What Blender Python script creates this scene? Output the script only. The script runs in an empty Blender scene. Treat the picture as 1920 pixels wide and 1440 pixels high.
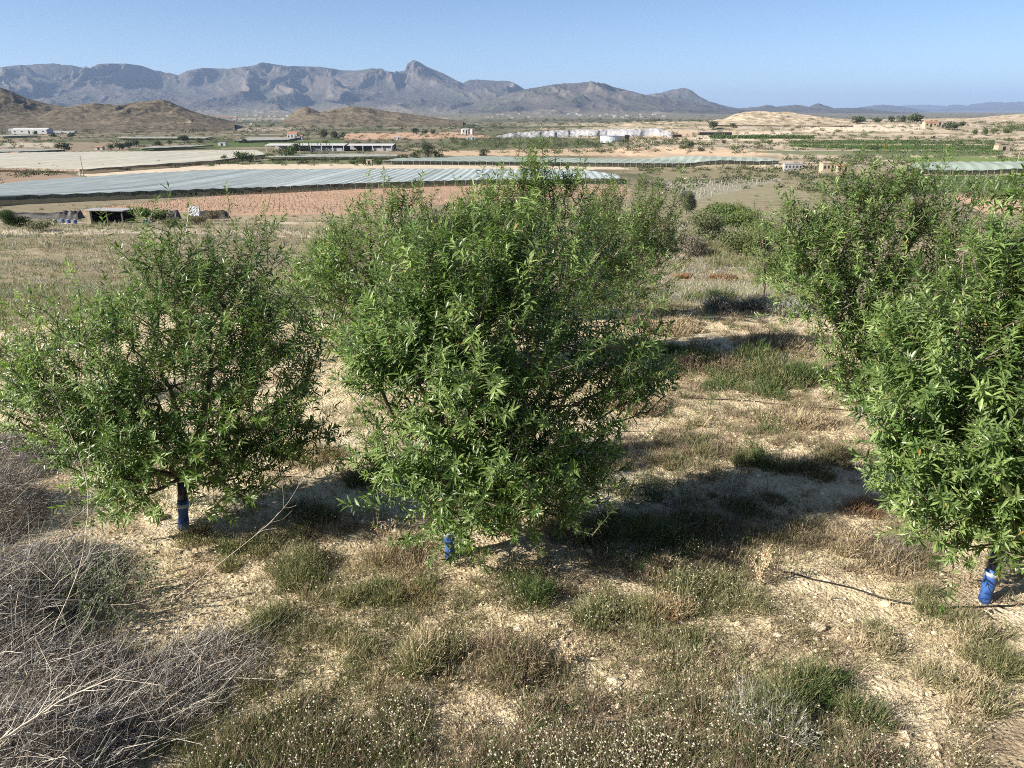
import bpy, math, random
import numpy as np
from math import radians as R

# ------------------------------------------------------------------ camera, sky, sun, exposure
scene = bpy.context.scene
FPX, PITCH, CAMZ = 1443.0, R(19.57), 4.0
cam_data = bpy.data.cameras.new("camera")
cam = bpy.data.objects.new("camera", cam_data)
scene.collection.objects.link(cam)
cam.location = (0, 0, CAMZ)
cam.rotation_euler = (R(90) - PITCH, 0, 0)
cam_data.sensor_width = 36.0
cam_data.lens = 36.0 * FPX / 1920.0
cam_data.clip_start = 0.05
cam_data.clip_end = 90000
scene.camera = cam

SUN_EL, SUN_DIR = R(31), np.array([-0.93, -0.37])          # horizontal direction towards the sun
SUN_DIR = SUN_DIR / np.linalg.norm(SUN_DIR)
world = bpy.data.worlds.new("World")
scene.world = world
world.use_nodes = True
wn = world.node_tree
bg = wn.nodes["Background"]
sky = wn.nodes.new("ShaderNodeTexSky")
sky.sky_type = 'NISHITA'
sky.sun_disc = False
sky.sun_elevation = SUN_EL
sky.sun_rotation = math.atan2(SUN_DIR[0], SUN_DIR[1])
sky.altitude = 250
sky.air_density = 0.62
sky.dust_density = 0.5
sky.ozone_density = 3.2
wn.links.new(sky.outputs[0], bg.inputs[0])
bg.inputs[1].default_value = 0.066
sl = bpy.data.lights.new("sun", 'SUN')
sl.energy = 5.0
sl.angle = R(0.53)
sl.color = (1.0, 0.93, 0.82)
sun = bpy.data.objects.new("sun", sl)
scene.collection.objects.link(sun)
from mathutils import Vector
sv = Vector((SUN_DIR[0] * math.cos(SUN_EL), SUN_DIR[1] * math.cos(SUN_EL), math.sin(SUN_EL)))
sun.rotation_euler = sv.to_track_quat('Z', 'Y').to_euler()
scene.view_settings.view_transform = 'Standard'
scene.view_settings.look = 'None'
scene.view_settings.exposure = 1.18
scene.view_settings.gamma = 1.0
HAZE_DENSITY = 3.7e-5
scene.cycles.max_bounces = 6
scene.cycles.diffuse_bounces = 3
scene.cycles.transmission_bounces = 4
scene.cycles.volume_bounces = 0
scene.cycles.filter_width = 1.0
scene.cycles.use_denoising = False
scene.cycles.use_adaptive_sampling = False

rng = np.random.default_rng(7)
random.seed(7)
COL = scene.collection

# ------------------------------------------------------------------ noise
_perm = np.random.default_rng(11).permutation(4096)
_ang = np.random.default_rng(12).uniform(0, 2 * math.pi, 4096)
_gx, _gy = np.cos(_ang), np.sin(_ang)
def perlin(x, y, seed=0):
    x = np.asarray(x, float); y = np.asarray(y, float)
    xi = np.floor(x).astype(np.int64); yi = np.floor(y).astype(np.int64)
    xf = x - xi; yf = y - yi
    u = xf * xf * xf * (xf * (xf * 6 - 15) + 10); v = yf * yf * yf * (yf * (yf * 6 - 15) + 10)
    def g(ix, iy, dx, dy):
        h = _perm[(_perm[(ix + seed * 57) & 4095] + iy) & 4095]
        return _gx[h] * dx + _gy[h] * dy
    a = g(xi, yi, xf, yf); b = g(xi + 1, yi, xf - 1, yf)
    c = g(xi, yi + 1, xf, yf - 1); d = g(xi + 1, yi + 1, xf - 1, yf - 1)
    return ((a + u * (b - a)) * (1 - v) + (c + u * (d - c)) * v) * 1.5
def fbm(x, y, seed=0, o=4, lac=2.03, gain=0.5):
    s = 0; a = 1.0; t = 0
    for k in range(o):
        s = s + a * perlin(x, y, seed + k); t += a; a *= gain; x = x * lac + 17.3; y = y * lac - 9.1
    return s / t
def ridged(x, y, seed=0, o=5, lac=2.07, gain=0.55):
    s = 0; a = 1.0; t = 0; w = 1.0
    for k in range(o):
        n = 1 - np.abs(perlin(x, y, seed + k)) * 1.35
        n = np.clip(n, 0, 1) ** 2 * w
        s = s + a * n; t += a; w = np.clip(n * 1.6, 0, 1); a *= gain; x = x * lac + 3.7; y = y * lac + 8.2
    return s / t
def hash01(ix, iy, k=0):
    return _perm[(_perm[(ix.astype(np.int64) + k * 131) & 4095] + iy.astype(np.int64)) & 4095] / 4096.0
def sstep(a, b, x):
    t = np.clip((np.asarray(x, float) - a) / (b - a), 0, 1); return t * t * (3 - 2 * t)

# ------------------------------------------------------------------ terrain height
PD = [-30, 0.8, 2.0, 3.1, 4.2, 9, 16, 20, 35, 60, 90, 112, 160, 220, 300, 400, 520, 9000, 40000]
PZ = [2.4, 2.35, 1.15, .25, .02, 0, -.15, -.7, -4.1, -9.1, -9.9, -11.2, -16.4, -21.2, -25.8, -27.4, -28, -28, -28]
RR = [380, 430, 520, 613, 720, 833, 930, 1000, 1120, 1210, 1500, 2100]
RZ = [0, .8, 3.5, 6, 7.2, 8.5, 10, 12, 14.5, 16.5, 13, 0]
def hz(x, y, detail=True):
    x = np.asarray(x, float); y = np.asarray(y, float)
    z = np.interp(y, PD, PZ)
    r = np.hypot(x, y)
    az = np.degrees(np.arctan2(x, np.maximum(y, 1e-3)))
    m = sstep(3, 13, az + 5 * (r - 900) / 900.0)
    wob = fbm(x / 130, y / 60, 5, 3)
    rise = np.interp(r + wob * 90, RR, RZ) * m
    st = 2.6
    q = rise / st; f = q - np.floor(q)
    terr = (np.floor(q) + sstep(.55, .95, f)) * st
    z = z + np.where(r > 380, terr * .8 + rise * .2, 0)
    if detail:
        near = sstep(2.5, 4, y)
        a = .05 * (1 - sstep(14, 30, y)) + .30 * sstep(18, 60, y) * (1 - sstep(150, 300, y)) + .15 * sstep(300, 500, y) + m * .9 * sstep(400, 520, r)
        sc = np.where(y < 25, 1.1, np.where(y < 200, 6.0, 22.0))
        z = z + near * a * (fbm(x / 1.3, y / 1.1, 21, 3) * (y < 25) + fbm(x / 7, y / 6, 22, 4) * (y >= 25) * (y < 250) + fbm(x / 30, y / 24, 23, 4) * (y >= 250))
        z = z + (y < 25) * near * (.012 * fbm(x / .22, y / .22, 31, 3) + .35 * 0)
        # ploughed plot beside the right hand tree: a sandy mound
        z = z + 2.2 * np.exp(-(((x - 46) / 7) ** 2 + ((y - 78) / 5) ** 2))
    return z
cp, sp = math.cos(PITCH), math.sin(PITCH)
def ray(px, py):
    dx = (px - 960.0) / FPX; dy = (py - 720.0) / FPX
    return np.array([dx, cp - dy * sp, -sp - dy * cp])
def at(px, py, yd):
    d = ray(px, py); t = yd / d[1]
    return np.array([d[0] * t, yd, CAMZ + d[2] * t])
def plane(px, py, z):
    d = ray(px, py); t = (z - CAMZ) / d[2]
    return np.array([d[0] * t, d[1] * t, z])
def on(px, py):
    d = ray(px, py)
    ts = 2.5 * 1.006 ** np.arange(1450)
    X = d[0] * ts; Y = d[1] * ts; Z = CAMZ + d[2] * ts
    h = hz(X, Y)
    i = np.argmax(Z < h) if (Z < h).any() else len(ts) - 1
    return np.array([X[i], Y[i], h[i]])
def onh(px, py, dh):
    d = ray(px, py); ts = 60 * 1.003 ** np.arange(1500)
    X = d[0] * ts; Y = d[1] * ts; h = hz(X, Y, False) + dh; Z = CAMZ + d[2] * ts
    i = np.argmax(Z < h) if (Z < h).any() else len(ts) - 1
    return np.array([X[i], Y[i], h[i]])
def proj(x, y, z):
    zz = z - CAMZ
    w = np.maximum(y * cp - zz * sp, 1e-3)
    v = -(y * sp + zz * cp)
    return 960 + FPX * x / w, 720 + FPX * v / w

# ------------------------------------------------------------------ mesh accumulator
class Acc:
    def __init__(s): s.v = []; s.q = []; s.t = []; s.c = []; s.n = 0
    def add(s, v, q=None, t=None, c=(.5, .5, .5)):
        v = np.asarray(v, float).reshape(-1, 3)
        if q is not None and len(q): s.q.append(np.asarray(q, np.int64) + s.n)
        if t is not None and len(t): s.t.append(np.asarray(t, np.int64) + s.n)
        c = np.asarray(c, float)
        if c.ndim == 1: c = np.tile(c, (len(v), 1))
        s.v.append(v); s.c.append(c); s.n += len(v)
    def build(s, name, material, parent=None, smooth=False, origin=None):
        v = np.concatenate(s.v); c = np.concatenate(s.c)
        q = np.concatenate(s.q) if s.q else np.zeros((0, 4), np.int64)
        t = np.concatenate(s.t) if s.t else np.zeros((0, 3), np.int64)
        me = bpy.data.meshes.new(name)
        me.vertices.add(len(v)); me.vertices.foreach_set('co', v.astype(np.float32).ravel())
        me.loops.add(q.size + t.size)
        me.loops.foreach_set('vertex_index', np.concatenate([q.ravel(), t.ravel()]).astype(np.int32))
        me.polygons.add(len(q) + len(t))
        ls = np.concatenate([np.arange(len(q)) * 4, q.size + np.arange(len(t)) * 3]).astype(np.int32)
        me.polygons.foreach_set('loop_start', ls)
        if smooth: me.polygons.foreach_set('use_smooth', np.ones(len(q) + len(t), bool))
        else: me.polygons.foreach_set('use_smooth', np.zeros(len(q) + len(t), bool))
        at_ = me.color_attributes.new('col', 'FLOAT_COLOR', 'POINT')
        at_.data.foreach_set('color', np.concatenate([c, np.ones((len(c), 1))], 1).astype(np.float32).ravel())
        me.update(calc_edges=True)
        o = bpy.data.objects.new(name, me); COL.objects.link(o)
        me.materials.append(material)
        if parent is not None: o.parent = parent
        elif origin is not None: o.location = origin
        return o
def tag(o, label=None, cat=None, group=None, kind=None):
    if label: o['label'] = label
    if cat: o['category'] = cat
    if group: o['group'] = group
    if kind: o['kind'] = kind
    return o
def thing(name, loc, label, cat, group=None, rz=0):
    o = bpy.data.objects.new(name, None); COL.objects.link(o)
    o.location = loc; o.rotation_euler = (0, 0, rz)
    return tag(o, label, cat, group)

# ------------------------------------------------------------------ materials
def material(name, color=None, rough=.8, noise=None, attr=False, transl=0.0, spec=.3, bump=None, metal=0.0, tint=(1.25, 1.6, .65)):
    """color: base or (c1,c2) mixed by noise(scale, detail); attr multiplies by / replaces with the 'col' attribute."""
    m = bpy.data.materials.new(name); m.use_nodes = True
    nt = m.node_tree; n = nt.nodes; L = nt.links
    b = n['Principled BSDF']; out = n['Material Output']
    b.inputs['Roughness'].default_value = rough
    b.inputs['Specular IOR Level'].default_value = spec
    b.inputs['Metallic'].default_value = metal
    tc = n.new('ShaderNodeTexCoord'); coord = tc.outputs['Object']
    src = None
    if attr:
        a = n.new('ShaderNodeAttribute'); a.attribute_name = 'col'; src = a.outputs['Color']
    elif isinstance(color[0], (tuple, list)):
        nz = n.new('ShaderNodeTexNoise'); nz.inputs['Scale'].default_value = noise[0]; nz.inputs['Detail'].default_value = noise[1]
        L.new(coord, nz.inputs['Vector'])
        rp = n.new('ShaderNodeValToRGB'); L.new(nz.outputs['Fac'], rp.inputs[0])
        rp.color_ramp.elements[0].position = .36; rp.color_ramp.elements[1].position = .64
        rp.color_ramp.elements[0].color = (*color[0], 1); rp.color_ramp.elements[1].color = (*color[1], 1)
        src = rp.outputs[0]
    if src is None:
        b.inputs['Base Color'].default_value = (*color, 1)
    else:
        if attr and noise:
            nz = n.new('ShaderNodeTexNoise'); nz.inputs['Scale'].default_value = noise[0]; nz.inputs['Detail'].default_value = noise[1]
            L.new(coord, nz.inputs['Vector'])
            mr = n.new('ShaderNodeMapRange'); mr.inputs[1].default_value = .3; mr.inputs[2].default_value = .7
            mr.inputs[3].default_value = noise[2]; mr.inputs[4].default_value = noise[3]
            L.new(nz.outputs['Fac'], mr.inputs[0])
            vm = n.new('ShaderNodeVectorMath'); vm.operation = 'SCALE'
            L.new(src, vm.inputs[0]); L.new(mr.outputs[0], vm.inputs['Scale']); src = vm.outputs[0]
        L.new(src, b.inputs['Base Color'])
    if bump:
        nz = n.new('ShaderNodeTexNoise'); nz.inputs['Scale'].default_value = bump[0]; nz.inputs['Detail'].default_value = 8
        L.new(coord, nz.inputs['Vector'])
        bp = n.new('ShaderNodeBump'); bp.inputs['Strength'].default_value = bump[1]; bp.inputs['Distance'].default_value = bump[2]
        L.new(nz.outputs['Fac'], bp.inputs['Height']); L.new(bp.outputs[0], b.inputs['Normal'])
    if transl > 0:
        tr = n.new('ShaderNodeBsdfTranslucent'); mx = n.new('ShaderNodeMixShader'); mx.inputs[0].default_value = transl
        if src is not None:
            vm = n.new('ShaderNodeVectorMath'); vm.operation = 'MULTIPLY'; vm.inputs[1].default_value = tint
            L.new(src, vm.inputs[0]); L.new(vm.outputs[0], tr.inputs[0])
        else: tr.inputs[0].default_value = (*color, 1)
        L.new(b.outputs[0], mx.inputs[1]); L.new(tr.outputs[0], mx.inputs[2]); L.new(mx.outputs[0], out.inputs[0])
    return m
M = {}
M['leaf'] = material('almond_leaf', attr=True, rough=.38, spec=.5, transl=.32)
M['plant'] = material('dry_plant', attr=True, rough=.85, spec=.1, transl=.15)
M['far_leaf'] = material('far_foliage', attr=True, rough=.8, spec=.15, transl=.15)
M['bark'] = material('bark', ((.10, .075, .055), (.23, .19, .15)), .9, (14, 6), bump=(60, .6, .01))
M['twig'] = material('dead_wood', attr=True, rough=.85, spec=.15, noise=(40, 4, .75, 1.15))
M['rock'] = material('stone', attr=True, rough=.95, spec=.1, noise=(18, 5, .75, 1.2), bump=(45, .5, .01))
M['hose'] = material('black_plastic', (.02, .02, .02), .5)
M['blue'] = material('blue_plastic', ((.012, .045, .18), (.05, .13, .36)), .5, (14, 6), spec=.4, bump=(25, .5, .01))
M['sleeve'] = material('dark_sleeve', ((.012, .014, .03), (.03, .035, .07)), .35, (18, 3), spec=.5)
M['tape'] = material('pale_tape', ((.10, .16, .30), (.42, .46, .52)), .5, (22, 4))
M['white'] = material('white_paint', ((.40, .395, .38), (.50, .495, .48)), .7, (.6, 4))
M['net'] = material('net', attr=True, rough=.95, spec=.08, transl=.35, tint=(1, 1, 1), noise=(.15, 3, .88, 1.08))
M['skirt'] = material('net_side', attr=True, rough=.95, spec=.05, noise=(1.2, 4, .5, 1.4))
M['post'] = material('grey_post', (.32, .29, .25), .8)
M['dark'] = material('dark_interior', (.018, .016, .015), .9)
M['wall'] = material('plaster', ((.33, .27, .19), (.41, .34, .25)), .9, (1.2, 5))
M['roof'] = material('sheet_roof', ((.30, .29, .28), (.42, .41, .40)), .6, (1.5, 3))
M['tile'] = material('roof_tile', ((.25, .13, .08), (.36, .2, .12)), .85, (2, 3))
M['steel'] = material('galvanised', ((.42, .46, .48), (.52, .55, .57)), .45, (.8, 2), metal=.2)
M['grey'] = material('grey_plaster', ((.33, .33, .34), (.42, .42, .42)), .8, (.8, 3))

# ground: base colour from soil map, stones and grit by noise
def ground_material(name, near=True):
    m = bpy.data.materials.new(name); m.use_nodes = True
    nt = m.node_tree; n = nt.nodes; L = nt.links; b = n['Principled BSDF']
    b.inputs['Roughness'].default_value = .95; b.inputs['Specular IOR Level'].default_value = .05
    tc = n.new('ShaderNodeTexCoord'); co = tc.outputs['Object']
    a = n.new('ShaderNodeAttribute'); a.attribute_name = 'col'
    src = a.outputs['Color']
    def scaled(src, scale, det, lo, hi, p0=.3, p1=.7):
        nz = n.new('ShaderNodeTexNoise'); nz.inputs['Scale'].default_value = scale; nz.inputs['Detail'].default_value = det
        nz.inputs['Roughness'].default_value = .6
        L.new(co, nz.inputs['Vector'])
        mr = n.new('ShaderNodeMapRange'); mr.inputs[1].default_value = p0; mr.inputs[2].default_value = p1
        mr.inputs[3].default_value = lo; mr.inputs[4].default_value = hi
        L.new(nz.outputs['Fac'], mr.inputs[0])
        vm = n.new('ShaderNodeVectorMath'); vm.operation = 'SCALE'
        L.new(src, vm.inputs[0]); L.new(mr.outputs[0], vm.inputs['Scale'])
        return vm.outputs[0], nz.outputs['Fac']
    src, _ = scaled(src, .35, 6, .84, 1.14)
    src, f2 = scaled(src, 9, 8, .78, 1.16)
    src, f3 = scaled(src, 60, 4, .8, 1.12)
    L.new(src, b.inputs['Base Color'])
    vo = n.new('ShaderNodeTexVoronoi'); vo.inputs['Scale'].default_value = 28; L.new(co, vo.inputs['Vector'])
    ma = n.new('ShaderNodeMath'); ma.operation = 'MULTIPLY_ADD'; ma.inputs[1].default_value = -.5
    L.new(vo.outputs['Distance'], ma.inputs[0]); L.new(f2, ma.inputs[2])
    ad = n.new('ShaderNodeMath'); ad.operation = 'MULTIPLY_ADD'; ad.inputs[1].default_value = .5
    L.new(f3, ad.inputs[0]); L.new(ma.outputs[0], ad.inputs[2])
    bp = n.new('ShaderNodeBump'); bp.inputs['Strength'].default_value = .9; bp.inputs['Distance'].default_value = .035
    L.new(ad.outputs[0], bp.inputs['Height']); L.new(bp.outputs[0], b.inputs['Normal'])
    return m
M['ground'] = ground_material('ground_soil')
def rock_material(name, scale, lo=.75, hi=1.25, bump=(0.02, .8, 12)):
    return material(name, attr=True, rough=.95, spec=.05, noise=(scale, 8, lo, hi), bump=bump)

# ------------------------------------------------------------------ ground sheet with soil colours
def inpoly(px, py, poly):
    ins = np.zeros(px.shape, bool); j = len(poly) - 1
    for i in range(len(poly)):
        xi, yi = poly[i]; xj, yj = poly[j]
        if yi != yj:
            c = ((yi > py) != (yj > py)) & (px < (xj - xi) * (py - yi) / (yj - yi) + xi)
            ins ^= c
        j = i
    return ins
SAND = np.array([.61, .505, .335]); DRYG = np.array([.175, .155, .10]); OLIVE = np.array([.15, .145, .085])
RED = np.array([.47, .31, .21]); GREEN = np.array([.10, .14, .05]); PALE = np.array([.62, .52, .39]); BROWN = np.array([.30, .22, .15])
FIELDS = [  # pixel outline on the ground, colour, strength of noise
    ([(0, 372), (0, 400), (330, 372), (470, 360), (640, 352), (640, 345)], (.25, .21, .14)),
    ([(40, 412), (200, 388), (460, 362), (760, 347), (1000, 343), (1180, 348), (1180, 372), (960, 372), (860, 380), (640, 402), (420, 404), (400, 396), (170, 402)], RED),
    ([(430, 404), (640, 402), (760, 390), (760, 432), (400, 430)], (.34, .28, .18)),
    ([(0, 430), (340, 428), (620, 436), (620, 446), (300, 438), (0, 440)], PALE * .85),
    ([(0, 316), (115, 325), (150, 333), (0, 345)], (.30, .22, .16)),
    ([(100, 318), (150, 320), (390, 308), (640, 307), (900, 308), (1500, 308), (1500, 316), (1100, 318), (640, 316), (380, 319), (170, 332)], PALE * .95),
    ([(0, 262), (240, 262), (240, 283), (0, 283)], (.25, .20, .14)),
    ([(250, 283), (640, 270), (640, 262), (400, 268)], GREEN * .9),
    ([(490, 300), (720, 297), (720, 308), (490, 308)], (.15, .16, .08)),
    ([(640, 250), (870, 248), (930, 258), (640, 262)], RED * 1.0),
    ([(830, 283), (1240, 276), (1440, 282), (1440, 292), (820, 292)], (.50, .37, .25)),
    ([(820, 262), (1130, 256), (1130, 276), (830, 280)], (.13, .14, .07)),
    ([(960, 255), (1290, 244), (1450, 246), (1450, 262), (1180, 262)], (.48, .37, .26)),
    ([(1270, 345), (1500, 318), (1560, 322), (1560, 356), (1460, 372), (1300, 395)], (.27, .24, .15)),
    ([(1160, 312), (1480, 308), (1500, 330), (1250, 338)], (.24, .21, .13)),
    ([(1240, 340), (1480, 335), (1380, 358), (1290, 378)], (.30, .28, .21)),
    ([(1740, 330), (1920, 330), (1920, 362), (1700, 362)], GREEN),
    ([(1780, 366), (1920, 366), (1920, 400), (1850, 402)], (.60, .41, .27)),
    ([(1370, 283), (1880, 282), (1880, 294), (1560, 294)], (.15, .17, .09)),
    ([(1500, 233), (1740, 234), (1730, 246), (1500, 247)], PALE),
    ([(1300, 252), (1480, 246), (1500, 262), (1300, 262)], PALE),
    ([(1640, 294.5), (1990, 294.5), (1990, 303), (1700, 303)], (.14, .20, .06)),
    ([(170, 236), (330, 236), (330, 239), (170, 239)], (.05, .065, .03)), ([(180, 226), (400, 226), (400, 228.5), (180, 228.5)], (.06, .075, .035)), ([(60, 262), (330, 261), (300, 266), (60, 267)], (.10, .11, .06)),
    ([(0, 268), (100, 268), (100, 276), (0, 276)], (.42, .37, .28)), ([(330, 240), (560, 240), (540, 244), (340, 245)], (.33, .28, .22)), ([(240, 267), (500, 262), (500, 266), (240, 271)], (.07, .09, .04)),
    ([(420, 229), (640, 229), (640, 231.5), (420, 231.5)], (.07, .08, .045)), ([(560, 234), (900, 234), (900, 237), (560, 237)], (.06, .075, .04)), ([(860, 238), (1130, 236), (1100, 239), (860, 241)], (.07, .085, .045)), ([(600, 241), (760, 241), (760, 246), (600, 246)], (.09, .10, .055)),
    ([(900, 224), (1250, 223), (1300, 226), (900, 228)], (.10, .10, .07)), ([(440, 222), (840, 221), (840, 223), (440, 224)], (.33, .30, .25)),
    ([(1480, 265), (1865, 266), (1865, 270), (1480, 270)], (.09, .12, .045)),
    ([(1480, 271.5), (1865, 272), (1860, 281), (1650, 281), (1480, 275)], (.09, .13, .045)),
    ([(1330, 256.5), (1525, 257), (1525, 260.5), (1330, 260)], (.08, .11, .04)),
]
def soil(X, Y, Z):
    px, py = proj(X, Y, Z)
    r = np.hypot(X, Y)
    c = np.tile(SAND, (len(X), 1))
    def mix(col, w):
        nonlocal c
        w = np.clip(w, 0, 1)[:, None]; c = c * (1 - w) + np.asarray(col) * w
    # near orchard: bare pale sand with patches of litter
    lit = fbm(X / 1.1, Y / .9, 41, 5)
    mix([.40, .30, .20], sstep(.05, .35, lit) * .75)
    mix([.30, .235, .15], sstep(.12, .4, fbm(X / .6, Y / .5, 45, 4)) * .6)
    mix([.68, .59, .43], sstep(.1, .45, fbm(X / 2.3, Y / 1.2, 49, 3)) * .6)
    # dry slope behind
    f = sstep(14, 24, Y + 4 * fbm(X / 2.5, Y / 2, 43, 4))
    mix(DRYG, f * (.75 + .25 * fbm(X / 9, Y / 9, 51, 4)))
    mix(SAND * .6, f * sstep(.22, .5, fbm(X / 8, Y / 4, 55, 5)) * (1 - sstep(90, 130, Y)))
    mix(OLIVE, sstep(20, 40, Y) * sstep(.05, .4, fbm(X / 14, Y / 7, 58, 5)) * .6)
    # plain: patchwork of plots
    u = (X * .94 + Y * .34) / 95; v = (Y * .94 - X * .34) / 55
    v = v + hash01(np.floor(u), np.floor(u) * 0, 3) * 2
    k = hash01(np.floor(u), np.floor(v), 9)
    pal = np.array([[.20, .175, .12], [.29, .24, .17], [.15, .145, .09], [.40, .32, .22], [.23, .20, .14], [.12, .125, .07], [.27, .21, .15], [.33, .26, .18]]) * .8
    w = sstep(290, 360, Y)[:, None] * .85
    c = c * (1 - w) + pal[(k * 8).astype(int) % 8] * w
    mix([.11, .115, .07], sstep(330, 450, Y) * sstep(-.15, .2, fbm(X / 50, Y / 70, 61, 5)) * .75)
    mix([.17, .16, .12], sstep(1000, 3500, r) * .75)
    # sandy badlands rising at right
    az = np.degrees(np.arctan2(X, np.maximum(Y, 1)))
    mm = sstep(3, 12, az + 5 * (r - 900) / 900) * sstep(420, 520, r) * (1 - sstep(1700, 2400, r))
    mix([.51, .42, .31], mm * .85)
    mix([.15, .14, .085], mm * sstep(-.08, .2, fbm(X / 45, Y / 22, 65, 5)) * .75)
    for poly, col in FIELDS:
        pc = inpoly(px + 5 * fbm(X / 7, Y / 7, 71, 3), py + 2 * fbm(X / 9, Y / 9, 73, 3), poly)
        n_ = 1 + .18 * fbm(X / 12, Y / 6, 75, 5)
        w = (pc & (Y > 40)).astype(float)[:, None] * .9
        c = c * (1 - w) + np.asarray(col)[None, :] * n_[:, None] * w
    # two dirt tracks
    tr = np.abs(Y - (118 + .10 * X + 6 * fbm(X / 60, X * 0, 81, 2)))
    mix(PALE * .8, (1 - sstep(1.2, 2.4, tr)) * (X < 20))
    return np.clip(c, .01, .9)
def add_ground():
    az = np.concatenate([np.linspace(-180, -60, 24, endpoint=False), np.linspace(-60, -38, 60, endpoint=False),
                         np.linspace(-38, 38, 820, endpoint=False), np.linspace(38, 60, 60, endpoint=False), np.linspace(60, 180, 24, endpoint=False)])
    r = [.3]
    while r[-1] < 40000:
        q = r[-1]
        r.append(q * (1.04 if q < 2.8 else 1.0065 if q < 22 else 1.0105 if q < 2500 else 1.04))
    r = np.array(r)
    A, Rr = np.meshgrid(np.radians(az), r)
    X = (Rr * np.sin(A)).ravel(); Y = (Rr * np.cos(A)).ravel()
    Z = hz(X, Y)
    na, nr = len(az), len(r)
    i = np.arange(nr - 1)[:, None] * na; j = np.arange(na)[None, :]; j2 = (j + 1) % na
    q = np.stack([i + j, i + j2, i + na + j2, i + na + j], -1).reshape(-1, 4)
    acc = Acc()
    V = np.stack([X, Y, Z], 1)
    V = np.vstack([V, [[0, 0, float(hz(np.array([0.]), np.array([0.]))[0])]]])
    C = soil(V[:, 0], V[:, 1], V[:, 2])
    jj = np.arange(na)
    t = np.stack([np.full(na, len(V) - 1), (jj + 1) % na, jj], 1)
    acc.add(V, q[:, ::-1], t[:, ::-1], C)
    o = acc.build('ground', M['ground'], smooth=True)
    me = o.data
    tag(o, kind='structure')
    return o
add_ground()

# ------------------------------------------------------------------ hills and mountains
def relief(name, mat, prof, r0, r1, rc, cellw, colf, base=-29, amp=.33, nr=170, step=.085, seed=0, gul=1.0, jag=.9):
    """A range of real depth: crest near rc, foot from r0, far side down to r1; outline heights from the profile."""
    P = np.array(prof, float)
    cols = np.arange(P[0, 0], P[-1, 0] + .1, step / 70 * 1920)
    crest_y = np.interp(cols, P[:, 0], P[:, 1])
    crest_y = crest_y + jag * fbm(cols / 9, cols * 0, seed + 90, 4)
    # azimuth and elevation angle of the crest
    d = np.array([ray(a, b) for a, b in zip(cols, crest_y)])
    az = np.arctan2(d[:, 0], d[:, 1]); tel = d[:, 2] / np.hypot(d[:, 0], d[:, 1])
    rr = np.linspace(r0, r1, nr)
    A, Q = np.meshgrid(az, rr)
    X = Q * np.sin(A); Y = Q * np.cos(A)
    warp = fbm(X / (cellw * 1.6), Y / (cellw * 1.6), seed + 3, 3) * cellw * .8
    rn = ridged((X + warp) / cellw, (Y - warp) / (cellw * 2.1), seed + 5, 7, gain=.55)
    big = fbm(X / (cellw * 4), Y / (cellw * 4), seed + 9, 3)
    rcv = rc + (r1 - r0) * .10 * fbm(X / (cellw * 3), X * 0, seed + 13, 2)
    front = np.clip((Q - r0) / (rcv - r0), 0, 1); back = np.clip((r1 - Q) / (r1 - rcv), 0, 1)
    sh = np.where(Q < rcv, front ** 1.45 * (.8 + .2 * front), sstep(0, 1, back))
    edge = np.minimum(sstep(0, .1, front), sstep(0, .15, back))
    Hc = CAMZ + tel[None, :] * rcv - base             # wanted height at the crest
    K = int(5.0 / step) | 1; ker = np.hanning(K); ker /= ker.sum()
    hs = np.convolve(np.pad(CAMZ + tel * rc - base, K // 2, 'edge'), ker, 'valid')
    tt = np.where(Q < rcv, sstep(.62, 1.0, front), sstep(.0, .9, back))
    He = hs[None, :] * (1 - tt) + Hc * tt
    cw = np.exp(-((Q - rcv) / (.05 * (r1 - r0))) ** 2)
    h = np.clip(sh + amp * gul * 1.25 * (rn - .42) * (.22 + sh) * edge * (1 - .85 * cw) + .10 * big * edge * sh * (1 - cw), 0, None)
    H = h * He
    cap = CAMZ + tel[None, :] * Q - base
    H = np.where(H > cap * .96, cap * .96 + (cap * .04) * np.tanh((H - cap * .96) / (np.abs(cap) * .04 + 1e-6)), H)
    H = np.maximum(H, 0)
    Z = base + H
    na = len(cols)
    i = np.arange(nr - 1)[:, None] * na; j = np.arange(na - 1)[None, :]
    q = np.stack([i + j, i + j + 1, i + na + j + 1, i + na + j], -1).reshape(-1, 4)
    gz = np.gradient(Z, axis=0) / np.gradient(rr)[:, None]
    gx = np.gradient(Z, axis=1) / (np.gradient(az)[None, :] * Q)
    slope = np.hypot(gz, gx).ravel()
    C = colf(X.ravel(), Y.ravel(), Z.ravel(), slope, h.ravel())
    acc = Acc(); acc.add(np.stack([X, Y, Z], -1).reshape(-1, 3), q[:, ::-1], None, C)
    o = acc.build(name, mat, smooth=True)
    return tag(o, kind='structure')
def mcol(X, Y, Z, s, h):
    n = fbm(X / 500, Y / 500, 201, 5)
    n2 = fbm(X / 140, Y / 140, 208, 5)
    c = np.tile([.085, .074, .063], (len(X), 1))
    def mix(col, w):
        nonlocal c
        w = np.clip(w, 0, 1)[:, None]; c = c * (1 - w) + np.asarray(col) * w
    mix([.06, .064, .045], sstep(-.1, .4, n))
    mix([.13, .112, .09], sstep(.15, .45, n2) * .5)
    mix([.19, .165, .14], sstep(.9, 1.6, s + .8 * n2) * .35)
    mix([.18, .155, .11], (1 - sstep(.02, .16, h + .06 * n)) * .7)
    return c
M['mountain'] = rock_material('mountain_scrub', .012, .85, 1.15, (.012, .9, 40))
M['hill'] = rock_material('hill_scrub', .09, .5, 1.45, (.12, .9, 3))
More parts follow.
